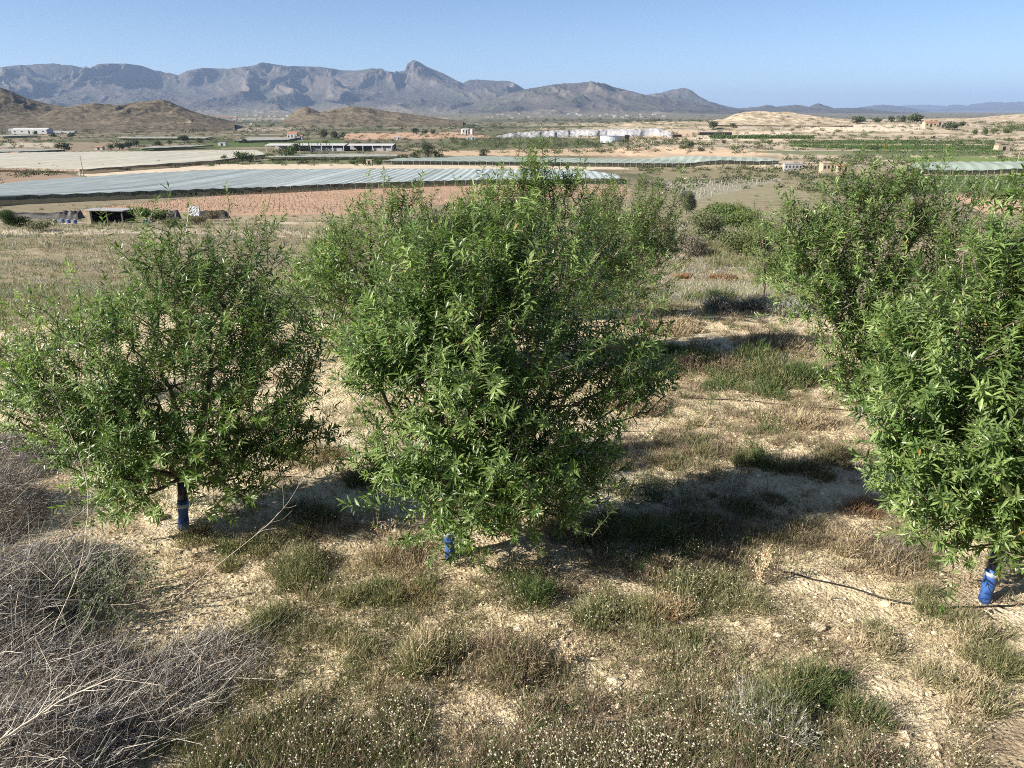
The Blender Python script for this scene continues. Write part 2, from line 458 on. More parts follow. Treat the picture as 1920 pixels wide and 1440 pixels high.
main = [(-330, 150), (-200, 130), (-90, 135), (0, 126), (40, 121), (80, 118), (130, 118), (160, 124), (176, 124), (182, 119), (235, 119), (265, 123), (285, 130), (320, 136), (333, 141),
        (350, 133), (380, 127), (430, 129), (470, 122), (490, 116.5), (530, 122), (560, 124), (600, 125), (640, 131), (672, 132), (695, 128), (715, 128), (730, 134), (760, 130), (763, 119), (775, 112),
        (786, 116), (800, 125), (830, 137), (855, 150), (868, 154), (880, 148), (905, 147), (930, 149), (955, 151), (972, 158), (990, 170), (1040, 190), (1100, 205)]
relief('mountains', M['mountain'], main, 8200, 14500, 12300, 900, mcol, seed=1, amp=.46, nr=230, step=.07)
mid = [(860, 205), (900, 190), (940, 178), (985, 165), (1040, 158), (1080, 153), (1107, 150), (1130, 155), (1150, 163), (1170, 167), (1200, 175), (1216, 179), (1250, 185), (1300, 194), (1360, 203), (1420, 208)]
relief('mountains', M['mountain'], mid, 6800, 11000, 9200, 520, mcol, seed=3, amp=.46, nr=170, step=.07)
far1 = [(1150, 200), (1190, 185), (1215, 177), (1240, 174), (1262, 167), (1280, 164), (1297, 169), (1310, 180), (1330, 190), (1360, 198), (1385, 203), (1420, 200), (1440, 196), (1456, 200), (1475, 198), (1495, 196), (1515, 200),
        (1535, 193), (1548, 198), (1565, 203), (1620, 202), (1640, 206), (1680, 210), (1800, 213), (2300, 214)]
relief('mountains', M['mountain'], far1, 8500, 14500, 12500, 700, mcol, seed=5, amp=.5, nr=150, step=.07, jag=2.0)
far2 = [(1560, 208), (1600, 203), (1630, 198), (1655, 195.5), (1690, 199), (1720, 205), (1745, 210), (1800, 214)]
relief('mountains', M['mountain'], far2, 17500, 24500, 22000, 1500, mcol, seed=6, amp=.4, nr=90, step=.1)
far3 = [(1690, 205), (1720, 203), (1755, 206), (1772, 205), (1778, 197), (1795, 196), (1812, 198), (1825, 195), (1860, 191), (1885, 192), (1920, 190), (2050, 196), (2300, 205)]
relief('mountains', M['mountain'], far3, 26000, 34000, 31000, 1900, mcol, seed=8, amp=.6, nr=110, step=.08, jag=2.6)
far4 = [(1600, 208), (1640, 202), (1700, 197), (1740, 196), (1790, 200), (1830, 206)]
relief('mountains', M['mountain'], far4, 34500, 39500, 37500, 1900, mcol, seed=9, amp=.3, nr=50, step=.12)
def hcol(X, Y, Z, s, h):
    n = fbm(X / 30, Y / 30, 221, 5)
    n2 = fbm(X / 90, Y / 90, 225, 4)
    c = np.tile([.12, .10, .072], (len(X), 1))
    def mix(col, w):
        nonlocal c
        w = np.clip(w, 0, 1)[:, None]; c = c * (1 - w) + np.asarray(col) * w
    mix([.08, .07, .045], sstep(-.05, .3, n) * .8)
    mix([.19, .155, .11], sstep(.15, .4, n2) * .5)
    return c
hillp = [(-260, 200), (-150, 165), (-60, 150), (0, 163), (20, 170), (50, 184), (90, 195), (130, 199), (160, 203), (200, 214), (260, 226)]
relief('hills', M['hill'], hillp, 1500, 2400, 1950, 150, hcol, seed=11, amp=.3, nr=110, step=.1)
hillp = [(70, 222), (100, 205), (140, 197), (175, 192), (200, 195), (225, 197), (255, 191), (280, 188), (305, 186), (318, 190), (335, 198), (360, 208), (385, 215), (420, 223), (440, 228)]
relief('hills', M['hill'], hillp, 1350, 2150, 1750, 110, hcol, seed=12, amp=.3, nr=110, step=.08)
hillp = [(530, 226), (545, 214), (560, 203), (573, 199), (585, 204), (600, 210), (625, 205), (655, 199), (690, 202), (730, 208), (770, 214), (820, 221), (870, 228)]
relief('hills', M['hill'], hillp, 1700, 2500, 2050, 120, lambda *a: hcol(*a) * [1.15, 1.15, 1.1], seed=13, amp=.28, nr=90, step=.08)
def sandcol(X, Y, Z, s, h):
    n = fbm(X / 22, Y / 22, 231, 5)
    c = np.tile([.44, .36, .26], (len(X), 1)); w = sstep(-.1, .25, n)[:, None] * .7
    return c * (1 - w) + np.array([.22, .18, .11]) * w
hillp = [(1330, 226), (1360, 222), (1378, 214), (1395, 210), (1425, 208), (1450, 210), (1480, 209), (1500, 213), (1530, 218), (1570, 222), (1600, 226)]
relief('hills', M['hill'], hillp, 1080, 1500, 1300, 60, sandcol, base=-14, seed=14, amp=.3, nr=80, step=.08)
hillp = [(1560, 224), (1700, 223), (1830, 221), (1870, 217), (1920, 213), (2000, 210), (2300, 218)]
relief('hills', M['hill'], hillp, 1300, 2300, 1900, 110, sandcol, base=-18, seed=15, amp=.3, nr=70, step=.1)

# white spoil heap
heap = [(925, 256), (945, 251), (975, 248), (1000, 246), (1040, 244), (1080, 243), (1120, 242), (1160, 241), (1200, 242), (1225, 240), (1250, 243), (1264, 249)]
def add_heap():
    P = np.array(heap, float)
    xs = np.linspace(P[0, 0], P[-1, 0], 160); top = np.interp(xs, P[:, 0], P[:, 1]); ac = Acc()
    n = 26; V = []
    for a, b in zip(xs, top):
        dn = on(a, min(258, b + 14))
        yn = dn[1]; t = at(a, b, yn + 40)
        for k in range(n):
            f = k / (n - 1); s_ = math.sin(min(f * 1.35, 1) * math.pi / 2) if f < .74 else 1 - ((f - .74) / .26) ** 1.5
            y = yn + 54 * f; x = t[0] * y / (yn + 40)
            g = float(hz(np.array([x]), np.array([y]))[0])
            V.append((x, y, g - .3 + (t[2] - g) * s_))
    V = np.array(V)
    V[:, 2] += 2.6 * (ridged(V[:, 0] / 9, V[:, 1] / 22, 301, 4) - .45) * np.minimum(1, np.tile(np.sin(np.linspace(0, math.pi, n)), len(xs)))
    i = np.arange(len(xs) - 1)[:, None] * n; j = np.arange(n - 1)[None, :]
    q = np.stack([i + j, i + n + j, i + n + j + 1, i + j + 1], -1).reshape(-1, 4)
    c = np.array([.33, .325, .33]) * (1 + .12 * fbm(V[:, 0] / 8, V[:, 1] / 8, 305, 4))[:, None]
    ac.add(V, q, None, c)
    o = ac.build('spoil_heap', M['rock_plain'], smooth=True)
    tag(o, 'long white heap of quarry spoil below the sandy ridge', 'spoil heap')
M['rock_plain'] = material('white_spoil', attr=True, rough=.95, spec=.05, noise=(.35, 6, .7, 1.1))
add_heap()

# ------------------------------------------------------------------ shape helpers
def box(ac, c, s, rz=0, col=(.5, .5, .5)):
    x, y, z = s[0] / 2, s[1] / 2, s[2] / 2
    v = np.array([(-x, -y, -z), (x, -y, -z), (x, y, -z), (-x, y, -z), (-x, -y, z), (x, -y, z), (x, y, z), (-x, y, z)], float)
    ca, sa = math.cos(rz), math.sin(rz)
    v = np.stack([v[:, 0] * ca - v[:, 1] * sa, v[:, 0] * sa + v[:, 1] * ca, v[:, 2]], 1) + np.asarray(c)
    ac.add(v, [(0, 3, 2, 1), (4, 5, 6, 7), (0, 1, 5, 4), (1, 2, 6, 5), (2, 3, 7, 6), (3, 0, 4, 7)], None, col)
def tubes(ac, A, B, ra, rb, n=5, col=(.5, .5, .5)):
    """many frustums at once"""
    A = np.atleast_2d(A).astype(float); B = np.atleast_2d(B).astype(float)
    ra = np.broadcast_to(ra, (len(A),)); rb = np.broadcast_to(rb, (len(A),))
    D = B - A; Ln = np.linalg.norm(D, axis=1, keepdims=True); D = D / np.maximum(Ln, 1e-9)
    ref = np.where(np.abs(D[:, 2:3]) < .9, [[0, 0, 1.]], [[1., 0, 0]])
    U = np.cross(D, ref); U /= np.linalg.norm(U, axis=1, keepdims=True); W = np.cross(D, U)
    th = np.arange(n) / n * 2 * math.pi
    ring = U[:, None, :] * np.cos(th)[None, :, None] + W[:, None, :] * np.sin(th)[None, :, None]
    V = np.concatenate([A[:, None, :] + ring * ra[:, None, None], B[:, None, :] + ring * rb[:, None, None]], 1)
    k = np.arange(n); f = np.stack([k, (k + 1) % n, n + (k + 1) % n, n + k], 1)
    q = (f[None] + (np.arange(len(A)) * 2 * n)[:, None, None]).reshape(-1, 4)
    c = np.asarray(col, float)
    if c.ndim == 2: c = np.repeat(c, 2 * n, 0)
    ac.add(V.reshape(-1, 3), q[:, ::-1], None, c)
def polytube(ac, pts, rad, n=6, col=(.5, .5, .5)):
    pts = np.asarray(pts, float); rad = np.broadcast_to(rad, (len(pts),))
    T = np.gradient(pts, axis=0); T /= np.linalg.norm(T, axis=1, keepdims=True)
    ref = np.array([0, 0, 1.]) if abs(T[0, 2]) < .9 else np.array([1., 0, 0])
    U = np.cross(T, ref); U /= np.linalg.norm(U, axis=1, keepdims=True); W = np.cross(T, U)
    th = np.arange(n) / n * 2 * math.pi
    V = (pts[:, None] + (U[:, None] * np.cos(th)[None, :, None] + W[:, None] * np.sin(th)[None, :, None]) * rad[:, None, None]).reshape(-1, 3)
    m = len(pts); i = np.arange(m - 1)[:, None] * n; k = np.arange(n)[None]
    q = np.stack([i + k, i + (k + 1) % n, i + n + (k + 1) % n, i + n + k], -1).reshape(-1, 4)
    V = np.vstack([V, pts[:1], pts[-1:]])
    kk = np.arange(n)
    t = np.vstack([np.stack([np.full(n, m * n), (kk + 1) % n, kk], 1), np.stack([np.full(n, m * n + 1), (m - 1) * n + kk, (m - 1) * n + (kk + 1) % n], 1)])
    ac.add(V, q[:, ::-1], t[:, ::-1], col)
def unit(v): return v / np.maximum(np.linalg.norm(v, axis=-1, keepdims=True), 1e-9)
def leaves(ac, P, D, N, L, W, col, lod=0):
    """lanceolate leaves folded along the midrib and bent down"""
    D = unit(D); N = N - D * (N * D).sum(1, keepdims=True); N = unit(N); S = np.cross(D, N)
    n = len(P); L = L[:, None]; W = W[:, None]
    if lod == 0:
        rows = [(0, .06, 0), (.32, .5, -.02), (.68, .40, -.09), (1, 0, -.2)]
        c0 = P
        m1 = P + D * L * .32 - N * L * .01; m2 = P + D * L * .70 - N * L * .07; tp = P + D * L - N * L * .19
        v = np.stack([c0, m1 + S * W * .5 + N * W * .16, m1, m1 - S * W * .5 + N * W * .16,
                      m2 + S * W * .38 + N * W * .1, m2, m2 - S * W * .38 + N * W * .1, tp], 1)
        k = np.arange(n)[:, None] * 8
        t = np.concatenate([k + [0, 2, 1], k + [0, 3, 2], k + [4, 5, 7], k + [5, 6, 7]], 0)
        q = np.concatenate([k + [1, 2, 5, 4], k + [2, 3, 6, 5]], 0)
        ac.add(v.reshape(-1, 3), q, t, np.repeat(col, 8, 0))
    else:
        m = P + D * L * .5 - N * L * .02
        v = np.stack([P, m + S * W * .5 + N * W * .12, P + D * L - N * L * .12, m - S * W * .5 + N * W * .12], 1)
        k = np.arange(n)[:, None] * 4
        ac.add(v.reshape(-1, 3), None, np.concatenate([k + [0, 1, 2], k + [0, 2, 3]], 0), np.repeat(col, 4, 0))
def blades(ac, P, D, L, W, bend, col, rg=rng):
    """thin tapering curved strips: grass and twigs"""
    n = len(P); D = unit(D)
    h = unit(rg.normal(size=(n, 3))); S = unit(np.cross(D, h))
    L = np.broadcast_to(L, (n,))[:, None]; W = np.broadcast_to(W, (n,))[:, None]
    g = np.zeros((n, 3)); g[:, 2] = -1
    side = unit(np.cross(S, D)) * rg.normal(size=(n, 1)) * .12
    m = P + (D + side) * L * .5; tp = P + D * L + g * L * np.broadcast_to(bend, (n,))[:, None]
    v = np.stack([P - S * W * .5, P + S * W * .5, m - S * W * .4, m + S * W * .4, tp], 1)
    k = np.arange(n)[:, None] * 5
    ac.add(v.reshape(-1, 3), k + [0, 1, 3, 2], k + [2, 3, 4], np.repeat(col, 5, 0))

# ------------------------------------------------------------------ almond trees
G1 = np.array([.042, .088, .019]); G2 = np.array([.156, .230, .066]); G3 = np.array([.31, .39, .14])
def almond(base, blobs, label, n_shoots, seed, leaf=.088, lod=0, guard='blue', fork=.55, group='almond trees planted in rows', tone=1.0, lps=27, lean=(0, 0), wscale=1.0):
    """base: pixel of the trunk foot; blobs: (px, py, rx, ry, dy, weight) crown masses in photo pixels at depth base+dy"""
    rg = np.random.default_rng(seed)
    b = on(*base) if len(base) == 2 else np.array([base[0], base[1], float(hz(np.array([base[0]]), np.array([base[1]]))[0])])
    root = thing('almond_tree', b, label, 'tree', group)
    cs, rs, ws = [], [], []
    for (px, py, rx, ry, dy, w) in blobs:
        c = at(px, py, b[1] + dy); sc = (c[1] * cp - (c[2] - CAMZ) * sp) / FPX
        cs.append(c - b); rs.append((rx * sc, (rx + ry) * .5 * sc, ry * sc)); ws.append(w * (rx * ry * (rx + ry)) ** .72)
    cs = np.array(cs); rs = np.array(rs); ws = np.array(ws, float); ws /= ws.sum()
    which = rg.choice(len(cs), n_shoots, p=ws)
    nc = max(12, n_shoots // 10)
    d = unit(rg.normal(size=(nc, 3))); rad = rg.uniform(0, 1, nc) ** .40
    rad = rad * np.where(rg.uniform(size=nc) < .16, 1.22, 1.0)
    cl = cs[which[:nc]] + d * rad[:, None] * rs[which[:nc]]
    ci = rg.integers(0, nc, n_shoots); sg = .085 + .07 * rg.uniform(size=nc)
    tips = cl[ci] + rg.normal(size=(n_shoots, 3)) * sg[ci][:, None] * [1, 1, 1.25]
    lone = rg.uniform(size=n_shoots) < .28
    d2 = unit(rg.normal(size=(n_shoots, 3)))
    tips[lone] = (cs[which] + d2 * (rg.uniform(0, 1, (n_shoots, 1)) ** .5) * rs[which])[lone]
    tips[:, 2] = np.maximum(tips[:, 2], .18)
    # skeleton
    ctr = (cs * ws[:, None]).sum(0)
    F = np.array([lean[0], lean[1], fork])
    nodes = [np.zeros(3), F * .5 + [rg.normal() * .01, rg.normal() * .01, 0], F]; par = [-1, 0, 1]; plen = [0, fork * .5, fork]
    order = np.argsort(np.linalg.norm(tips - F, axis=1) * (1 + .25 * rg.uniform(size=n_shoots)))
    # scaffolds first
    ns = 6
    far = [order[int(n_shoots * f)] for f in np.linspace(.55, .97, ns * 2)]
    seq = list(far) + [o for o in order]
    done = set(); tipnode = {}
    NA = np.zeros((n_shoots * 14 + 50, 3)); NA[:3] = nodes; PL = np.zeros(len(NA)); PL[:3] = plen; cnt = 3
    par = par + [0] * (len(NA) - 3); 
    for s_ in seq:
        if s_ in done: continue
        done.add(s_)
        t = tips[s_]
        dist = np.linalg.norm(NA[2:cnt] - t, axis=1)
        below = np.clip(NA[2:cnt, 2] - t[2], 0, None)
        k = 2 + int(np.argmin(dist + .22 * PL[2:cnt] + .8 * below))
        a = NA[k]; Ld = np.linalg.norm(t - a); m = max(1, min(9, int(Ld / .16)))
        mid_ = (a + t) * .5 + np.array([0, 0, -.10 * Ld]) + (t - a)[[0, 1, 2]] * [.08, .08, 0] + rg.normal(size=3) * .035 * Ld
        prev = k
        for i in range(1, m + 1):
            u = i / m; p = (1 - u) ** 2 * a + 2 * u * (1 - u) * mid_ + u * u * t
            if i < m: p = p + rg.normal(size=3) * .012
            NA[cnt] = p; PL[cnt] = PL[prev] + np.linalg.norm(p - NA[prev]); par[cnt] = prev; prev = cnt; cnt += 1
        tipnode[s_] = prev
    wgt = np.zeros(cnt)
    for s_, k in tipnode.items(): wgt[k] += 1
    for i in range(cnt - 1, 0, -1): wgt[par[i]] += wgt[i]
    rdi = .0017 * np.sqrt(wgt) + .0012
    rdi[:3] = np.clip(rdi[:3], .036, .043)
    ac = Acc(); pa = np.array(par[1:cnt])
    rr0 = np.minimum(rdi[pa], rdi[1:cnt] * 1.25); rr0[:3] = rdi[pa][:3]
    tubes(ac, NA[pa], NA[1:cnt], rr0, rdi[1:cnt], 5 if lod == 0 else 4)
    ac.build('trunk', M['bark'], root, smooth=True)
    # leaves along every shoot
    ac = Acc()
    tn = np.array([tipnode[s_] for s_ in range(n_shoots)])
    T = NA[tn]; back = T - NA[np.array(par[:cnt])[tn]]
    out = unit(T - (ctr * [1, 1, .75] + F * [0, 0, .25]))
    sd = unit(unit(back) * .55 + out * .6 + np.array([0, 0, .45]) + rg.normal(size=(n_shoots, 3)) * .33 + np.array([0, 0, .45]) * (rg.uniform(size=(n_shoots, 1)) < .35))
    slen = rg.uniform(.14, .46, n_shoots) * (1.0 if lod == 0 else 1.1)
    # the leafy shoot itself
    tw = Acc(); S0 = T - sd * slen[:, None] * .35; S1 = T + sd * slen[:, None] * .65
    blades(ac, S0, sd, slen, .006 if lod == 0 else .010, .0, np.tile([.12, .11, .05], (n_shoots, 1)), rg)
    k = np.arange(n_shoots * lps); si = k // lps; li = k % lps
    u = (li + rg.uniform(-.4, .4, len(k))) / lps; u = np.clip(u, 0, 1)
    P = S0[si] + sd[si] * (slen[si] * (.05 + .95 * u ** .8))[:, None]
    ax = sd[si]; ref = np.tile([0, 0, 1.], (len(k), 1)); e1 = unit(np.cross(ax, ref) + 1e-6); e2 = np.cross(ax, e1)
    th = li * 2.4 + rg.uniform(0, 6.28, n_shoots)[si] + rg.normal(size=len(k)) * .3
    radial = e1 * np.cos(th)[:, None] + e2 * np.sin(th)[:, None]
    al = .30 + 1.15 * u ** 2.2
    D = unit(radial * 1.0 + ax * al[:, None] + [0, 0, -.12] + rg.normal(size=(len(k), 3)) * .18)
    N = unit(ax * .9 - radial * .25 + [0, 0, .55] + rg.normal(size=(len(k), 3)) * .35)
    Ls = leaf * .93 * rg.uniform(.5, 1.2, len(k)) * rg.uniform(.75, 1.2, n_shoots)[si] * (1 - .30 * (u > .85)); Ws = Ls * rg.uniform(.17, .25, len(k)) * wscale
    a = rg.uniform(size=(len(k), 1)); yb = (rg.uniform(size=(n_shoots, 1)) ** 2)[si]
    a = a ** 1.3; col = G1 * (1 - a) + G2 * a; col = col * (1 - yb * .7) + G3 * yb * .7
    col = col * rg.uniform(.7, 1.3, (len(k), 1))
    old = rg.uniform(size=len(k)) < .006
    col[old] = [.30, .20, .05]
    col *= tone
    leaves(ac, P, D, N, Ls, Ws, col, lod)
    ac.build('crown', M['leaf'], root)
    if guard:
        g0 = Acc(); hgt = .34 if guard != 'dark' else .5
        f = np.linspace(-.02, 1, 7)[:, None]
        path = F * f * (hgt + .14) / fork
        path = np.vstack([path])
        rad_ = .051 + .004 * np.sin(np.arange(7) * 2.1 + seed)
        polytube(g0, path[:5], rad_[:5], 12)
        o = g0.build('trunk_guard', M['blue'], root, smooth=True)
        g1 = Acc(); p2 = np.array([path[4] + (path[6] - path[4]) * q for q in (-.1, .5, 1.2)]); polytube(g1, p2, [.052, .047, .049], 12)
        g1.build('dark_sleeve', M['sleeve'], root, smooth=True)
        g2 = Acc(); p3 = path[3:5] * 1.0; p3 = np.array([path[3], (path[3] + path[4]) / 2]); polytube(g2, p3, .058, 12)
        g2.build('tape', M['tape'], root, smooth=True)
    return root

almond((345, 992), [(330, 640, 200, 150, 0, 1), (150, 760, 150, 90, -.2, .9), (250, 830, 170, 90, -.3, 1), (480, 780, 110, 110, 0, .9), (300, 520, 90, 70, .1, .9), (470, 530, 80, 80, .2, .7),
                    (110, 640, 90, 70, .1, .5), (235, 920, 60, 50, -.3, .5), (500, 640, 90, 70, .3, .5), (300, 455, 30, 28, .1, .8), (495, 455, 45, 24, .2, .8), (420, 860, 130, 45, 0, .9), (250, 900, 70, 55, -.2, .9), (545, 820, 50, 50, 0, .7), (60, 740, 70, 60, -.2, .7)],
       'almond tree at left with wide low crown, blue and black sleeve on its leaning trunk', 1850, 101, lean=(.05, .03))
almond((845, 1050), [(900, 700, 160, 190, 0, 1.1), (930, 880, 180, 120, -.1, 1.1), (820, 560, 130, 110, 0, .9), (980, 530, 130, 100, .1, .8), (1130, 700, 105, 55, .1, .9), (780, 880, 90, 90, -.3, .8), (690, 860, 45, 40, -.2, .5),
                     (1060, 900, 90, 80, 0, .7), (900, 965, 70, 50, -.2, .6), (710, 690, 70, 80, 0, .8), (1090, 650, 90, 60, 0, .9), (1190, 710, 70, 38, 0, .7), (800, 640, 100, 80, -.1, .8), (740, 800, 70, 70, -.1, .8), (835, 965, 40, 24, -.22, .4), (1060, 790, 90, 60, .1, .6), (830, 455, 50, 40, 0, .6), (950, 450, 50, 40, 0, .6), (915, 1035, 22, 14, -.15, .2)],
       'tallest almond tree in the middle foreground, dense crown hanging almost to the ground', 2050, 102, lean=(-.02, .05), leaf=.098)
almond((1845, 1128), [(1850, 640, 150, 150, 0, 1.2), (1800, 820, 150, 120, -.1, 1.2), (1960, 800, 160, 200, 0, 1.2), (1880, 930, 120, 80, -.2, .9), (1900, 500, 90, 80, .1, .8), (1700, 780, 60, 60, -.1, .6),
                      (1990, 560, 120, 150, .2, 1), (1980, 980, 70, 50, -.1, .5), (1795, 1025, 32, 20, -.2, .3), (1730, 880, 60, 50, -.2, .5), (1930, 400, 30, 40, .1, .6), (1700, 850, 80, 60, -.1, .9), (1760, 960, 70, 60, -.2, .8), (1700, 680, 70, 70, .1, .8)],
       'almond tree at the right edge with a bright blue guard round its trunk', 1850, 103, lean=(.06, .06), leaf=.102)
almond((715, 712), [(690, 480, 100, 90, 0, 1), (740, 590, 100, 90, 0, 1), (640, 560, 70, 70, 0, .7), (760, 420, 80, 60, 0, .8), (630, 470, 50, 40, .2, .5), (745, 380, 26, 30, 0, .9), (800, 500, 80, 80, 0, .8), (660, 640, 50, 40, -.1, .5), (610, 530, 55, 70, 0, .8), (605, 630, 40, 35, 0, .5)],
       'almond tree behind the first row, its blue guard showing left of the middle tree', 1150, 104, lean=(.0, .0), leaf=.11, lod=0, lps=20)
almond((1005, 700), [(1000, 420, 110, 80, 0, 1), (1080, 520, 110, 100, 0, 1), (1010, 350, 50, 45, 0, .8), (925, 430, 80, 70, 0, .8), (1000, 312, 30, 24, 0, 1.6), (1020, 345, 55, 35, 0, 1.3), (940, 362, 42, 30, 0, 1), (900, 400, 50, 40, 0, .8), (1075, 365, 30, 28, 0, .7), (1150, 500, 60, 70, 0, .7), (960, 560, 100, 80, 0, .8)],
       'almond tree whose pointed top stands highest behind the middle tree', 1200, 105, guard=None, leaf=.105, lps=20)
almond((1110, 600), [(1170, 565, 60, 28, -.1, .6), (1080, 560, 60, 40, 0, .6), (1190, 430, 95, 75, 0, 1), (1120, 430, 80, 80, 0, .9), (1225, 470, 65, 55, 0, 1), (1160, 510, 95, 45, 0, 1), (1215, 530, 45, 28, -.1, .6), (1240, 385, 40, 35, 0, .7), (1150, 365, 40, 28, 0, .5)],
       'small almond tree at the far end of the middle row, facing the bare gap', 1000, 106, guard=None, leaf=.115, lod=1, lps=18)
almond((1632, 772), [(1620, 450, 120, 90, 0, 1.1), (1650, 560, 120, 80, 0, 1.1), (1530, 470, 70, 60, 0, .8), (1760, 410, 70, 55, 0, .8), (1640, 350, 60, 35, 0, .9), (1560, 380, 45, 35, 0, .6), (1640, 660, 90, 45, -.1, .8),
                      (1760, 520, 80, 90, 0, .7), (1720, 350, 40, 30, 0, .7), (1550, 640, 35, 25, -.1, .4), (1500, 520, 60, 90, 0, .9), (1590, 600, 90, 60, -.1, .9), (1490, 420, 50, 50, 0, .7), (1640, 715, 90, 42, -.15, 1), (1720, 650, 80, 80, 0, .9), (1570, 690, 50, 30, -.1, .6)],
       'broad almond tree behind the right edge one, its crown cutting the green vineyards', 1900, 107, leaf=.105, lps=20)
almond((640, 600), [(620, 490, 55, 40, 0, 1), (600, 530, 50, 45, 0, 1), (660, 450, 45, 35, 0, .7), (560, 560, 50, 40, 0, .5)],
       'sparse almond tree rearmost in the row between the left and middle trees', 560, 108, guard=None, leaf=.11, lod=1, lps=18)
almond((870, 600), [(860, 440, 70, 40, 0, 1), (900, 460, 70, 60, 0, 1), (800, 450, 60, 45, 0, .7), (945, 410, 45, 35, 0, .7)],
       'almond tree half hidden behind the middle tree, only its loose top showing', 560, 109, guard=None, leaf=.115, lod=1, lps=18)
almond((1430, 560), [(1435, 450, 40, 60, 0, 1), (1415, 500, 35, 40, 0, .7), (1460, 410, 30, 35, 0, .6)],
       'thin pale almond tree with sparse small leaves beside the broad right hand tree', 190, 110, guard=None, leaf=.085, lod=1, lps=15, tone=1.25)
almond((60, 760), [(60, 660, 90, 60, 0, 1), (150, 610, 60, 45, 0, .7), (-40, 700, 90, 70, 0, 1), (30, 590, 50, 30, 0, .5)],
       'greyish thin almond tree at the left edge behind the wide left tree', 260, 111, guard=None, leaf=.09, lod=1, lps=17, tone=.95)
almond((1960, 700), [(1940, 430, 60, 60, 0, 1), (2000, 480, 110, 110, 0, 1), (1985, 390, 60, 60, 0, .6)],
       'almond tree mostly outside the right edge, its upper twigs poking into view', 300, 112, leaf=.11, lod=1, lps=18)

# ------------------------------------------------------------------ ground plants
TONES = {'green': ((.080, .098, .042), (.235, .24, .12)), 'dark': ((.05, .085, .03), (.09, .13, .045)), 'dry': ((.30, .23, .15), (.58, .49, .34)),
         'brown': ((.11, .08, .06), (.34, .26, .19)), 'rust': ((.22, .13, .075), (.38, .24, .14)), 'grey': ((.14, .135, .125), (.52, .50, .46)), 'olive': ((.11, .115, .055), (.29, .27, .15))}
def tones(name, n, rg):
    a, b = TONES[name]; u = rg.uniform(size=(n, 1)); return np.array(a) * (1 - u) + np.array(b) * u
def clump(ac, x, y, rad, hgt, n, style, rg, spread=.55, w=.0035, flowers=0, two=None, origin=None, forks=True):
    """a weed or small shrub: thin stems fanning from a patch, forking once; flower heads on top"""
    th = rg.uniform(0, 6.283, n); rr = rad * np.sqrt(rg.uniform(size=n))
    X = x + rr * np.cos(th); Y = y + rr * np.sin(th) * .9
    Z = hz(X, Y) - .01
    P = np.stack([X, Y, Z], 1)
    if origin is not None: P = P - origin
    env = np.sqrt(np.clip(1 - (rr / (rad * 1.15)) ** 2, .1, 1))
    L = hgt * env * rg.uniform(.5, 1.15, n)
    D = np.stack([np.cos(th) * rr / rad * spread, np.sin(th) * rr / rad * spread, np.ones(n)], 1) + rg.normal(size=(n, 3)) * .22
    D[:, 2] = np.abs(D[:, 2]); D = unit(D)
    c = tones(style, n, rg)
    if two: 
        m = rg.uniform(size=n) < .4; c[m] = tones(two, m.sum(), rg)
    blades(ac, P, D, L, w, rg.uniform(0, .2, n), c, rg)
    if forks:
        i = rg.integers(0, n, int(n * 1.6)); f = rg.uniform(.35, .95, len(i))
        P2 = P[i] + D[i] * (L[i] * f)[:, None]; D2 = unit(D[i] + rg.normal(size=(len(i), 3)) * .5)
        blades(ac, P2, D2, L[i] * rg.uniform(.12, .4, len(i)), w * .8, .05, c[i] * 1.1, rg)
    if flowers:
        i = rg.integers(0, n, flowers); T = P[i] + D[i] * L[i][:, None] * rg.uniform(.9, 1.1, (flowers, 1))
        s = rg.uniform(.005, .0095, flowers)
        heads(ac, T, s, rg)
def heads(ac, T, s, rg, col=(.50, .45, .34)):
    o = np.array([(1, 0, 0), (0, 1, 0), (-1, 0, 0), (0, -1, 0), (0, 0, .8), (0, 0, -.6)], float)
    f = np.array([(0, 1, 4), (1, 2, 4), (2, 3, 4), (3, 0, 4), (1, 0, 5), (2, 1, 5), (3, 2, 5), (0, 3, 5)])
    n = len(T); V = T[:, None, :] + o[None] * s[:, None, None] + rg.normal(size=(n, 6, 3)) * (s * .12)[:, None, None]
    c = np.array(col) * rg.uniform(.45, 1.3, (n, 1))
    ac.add(V.reshape(-1, 3), None, (f[None] + (np.arange(n) * 6)[:, None, None]).reshape(-1, 3), np.repeat(c, 6, 0))

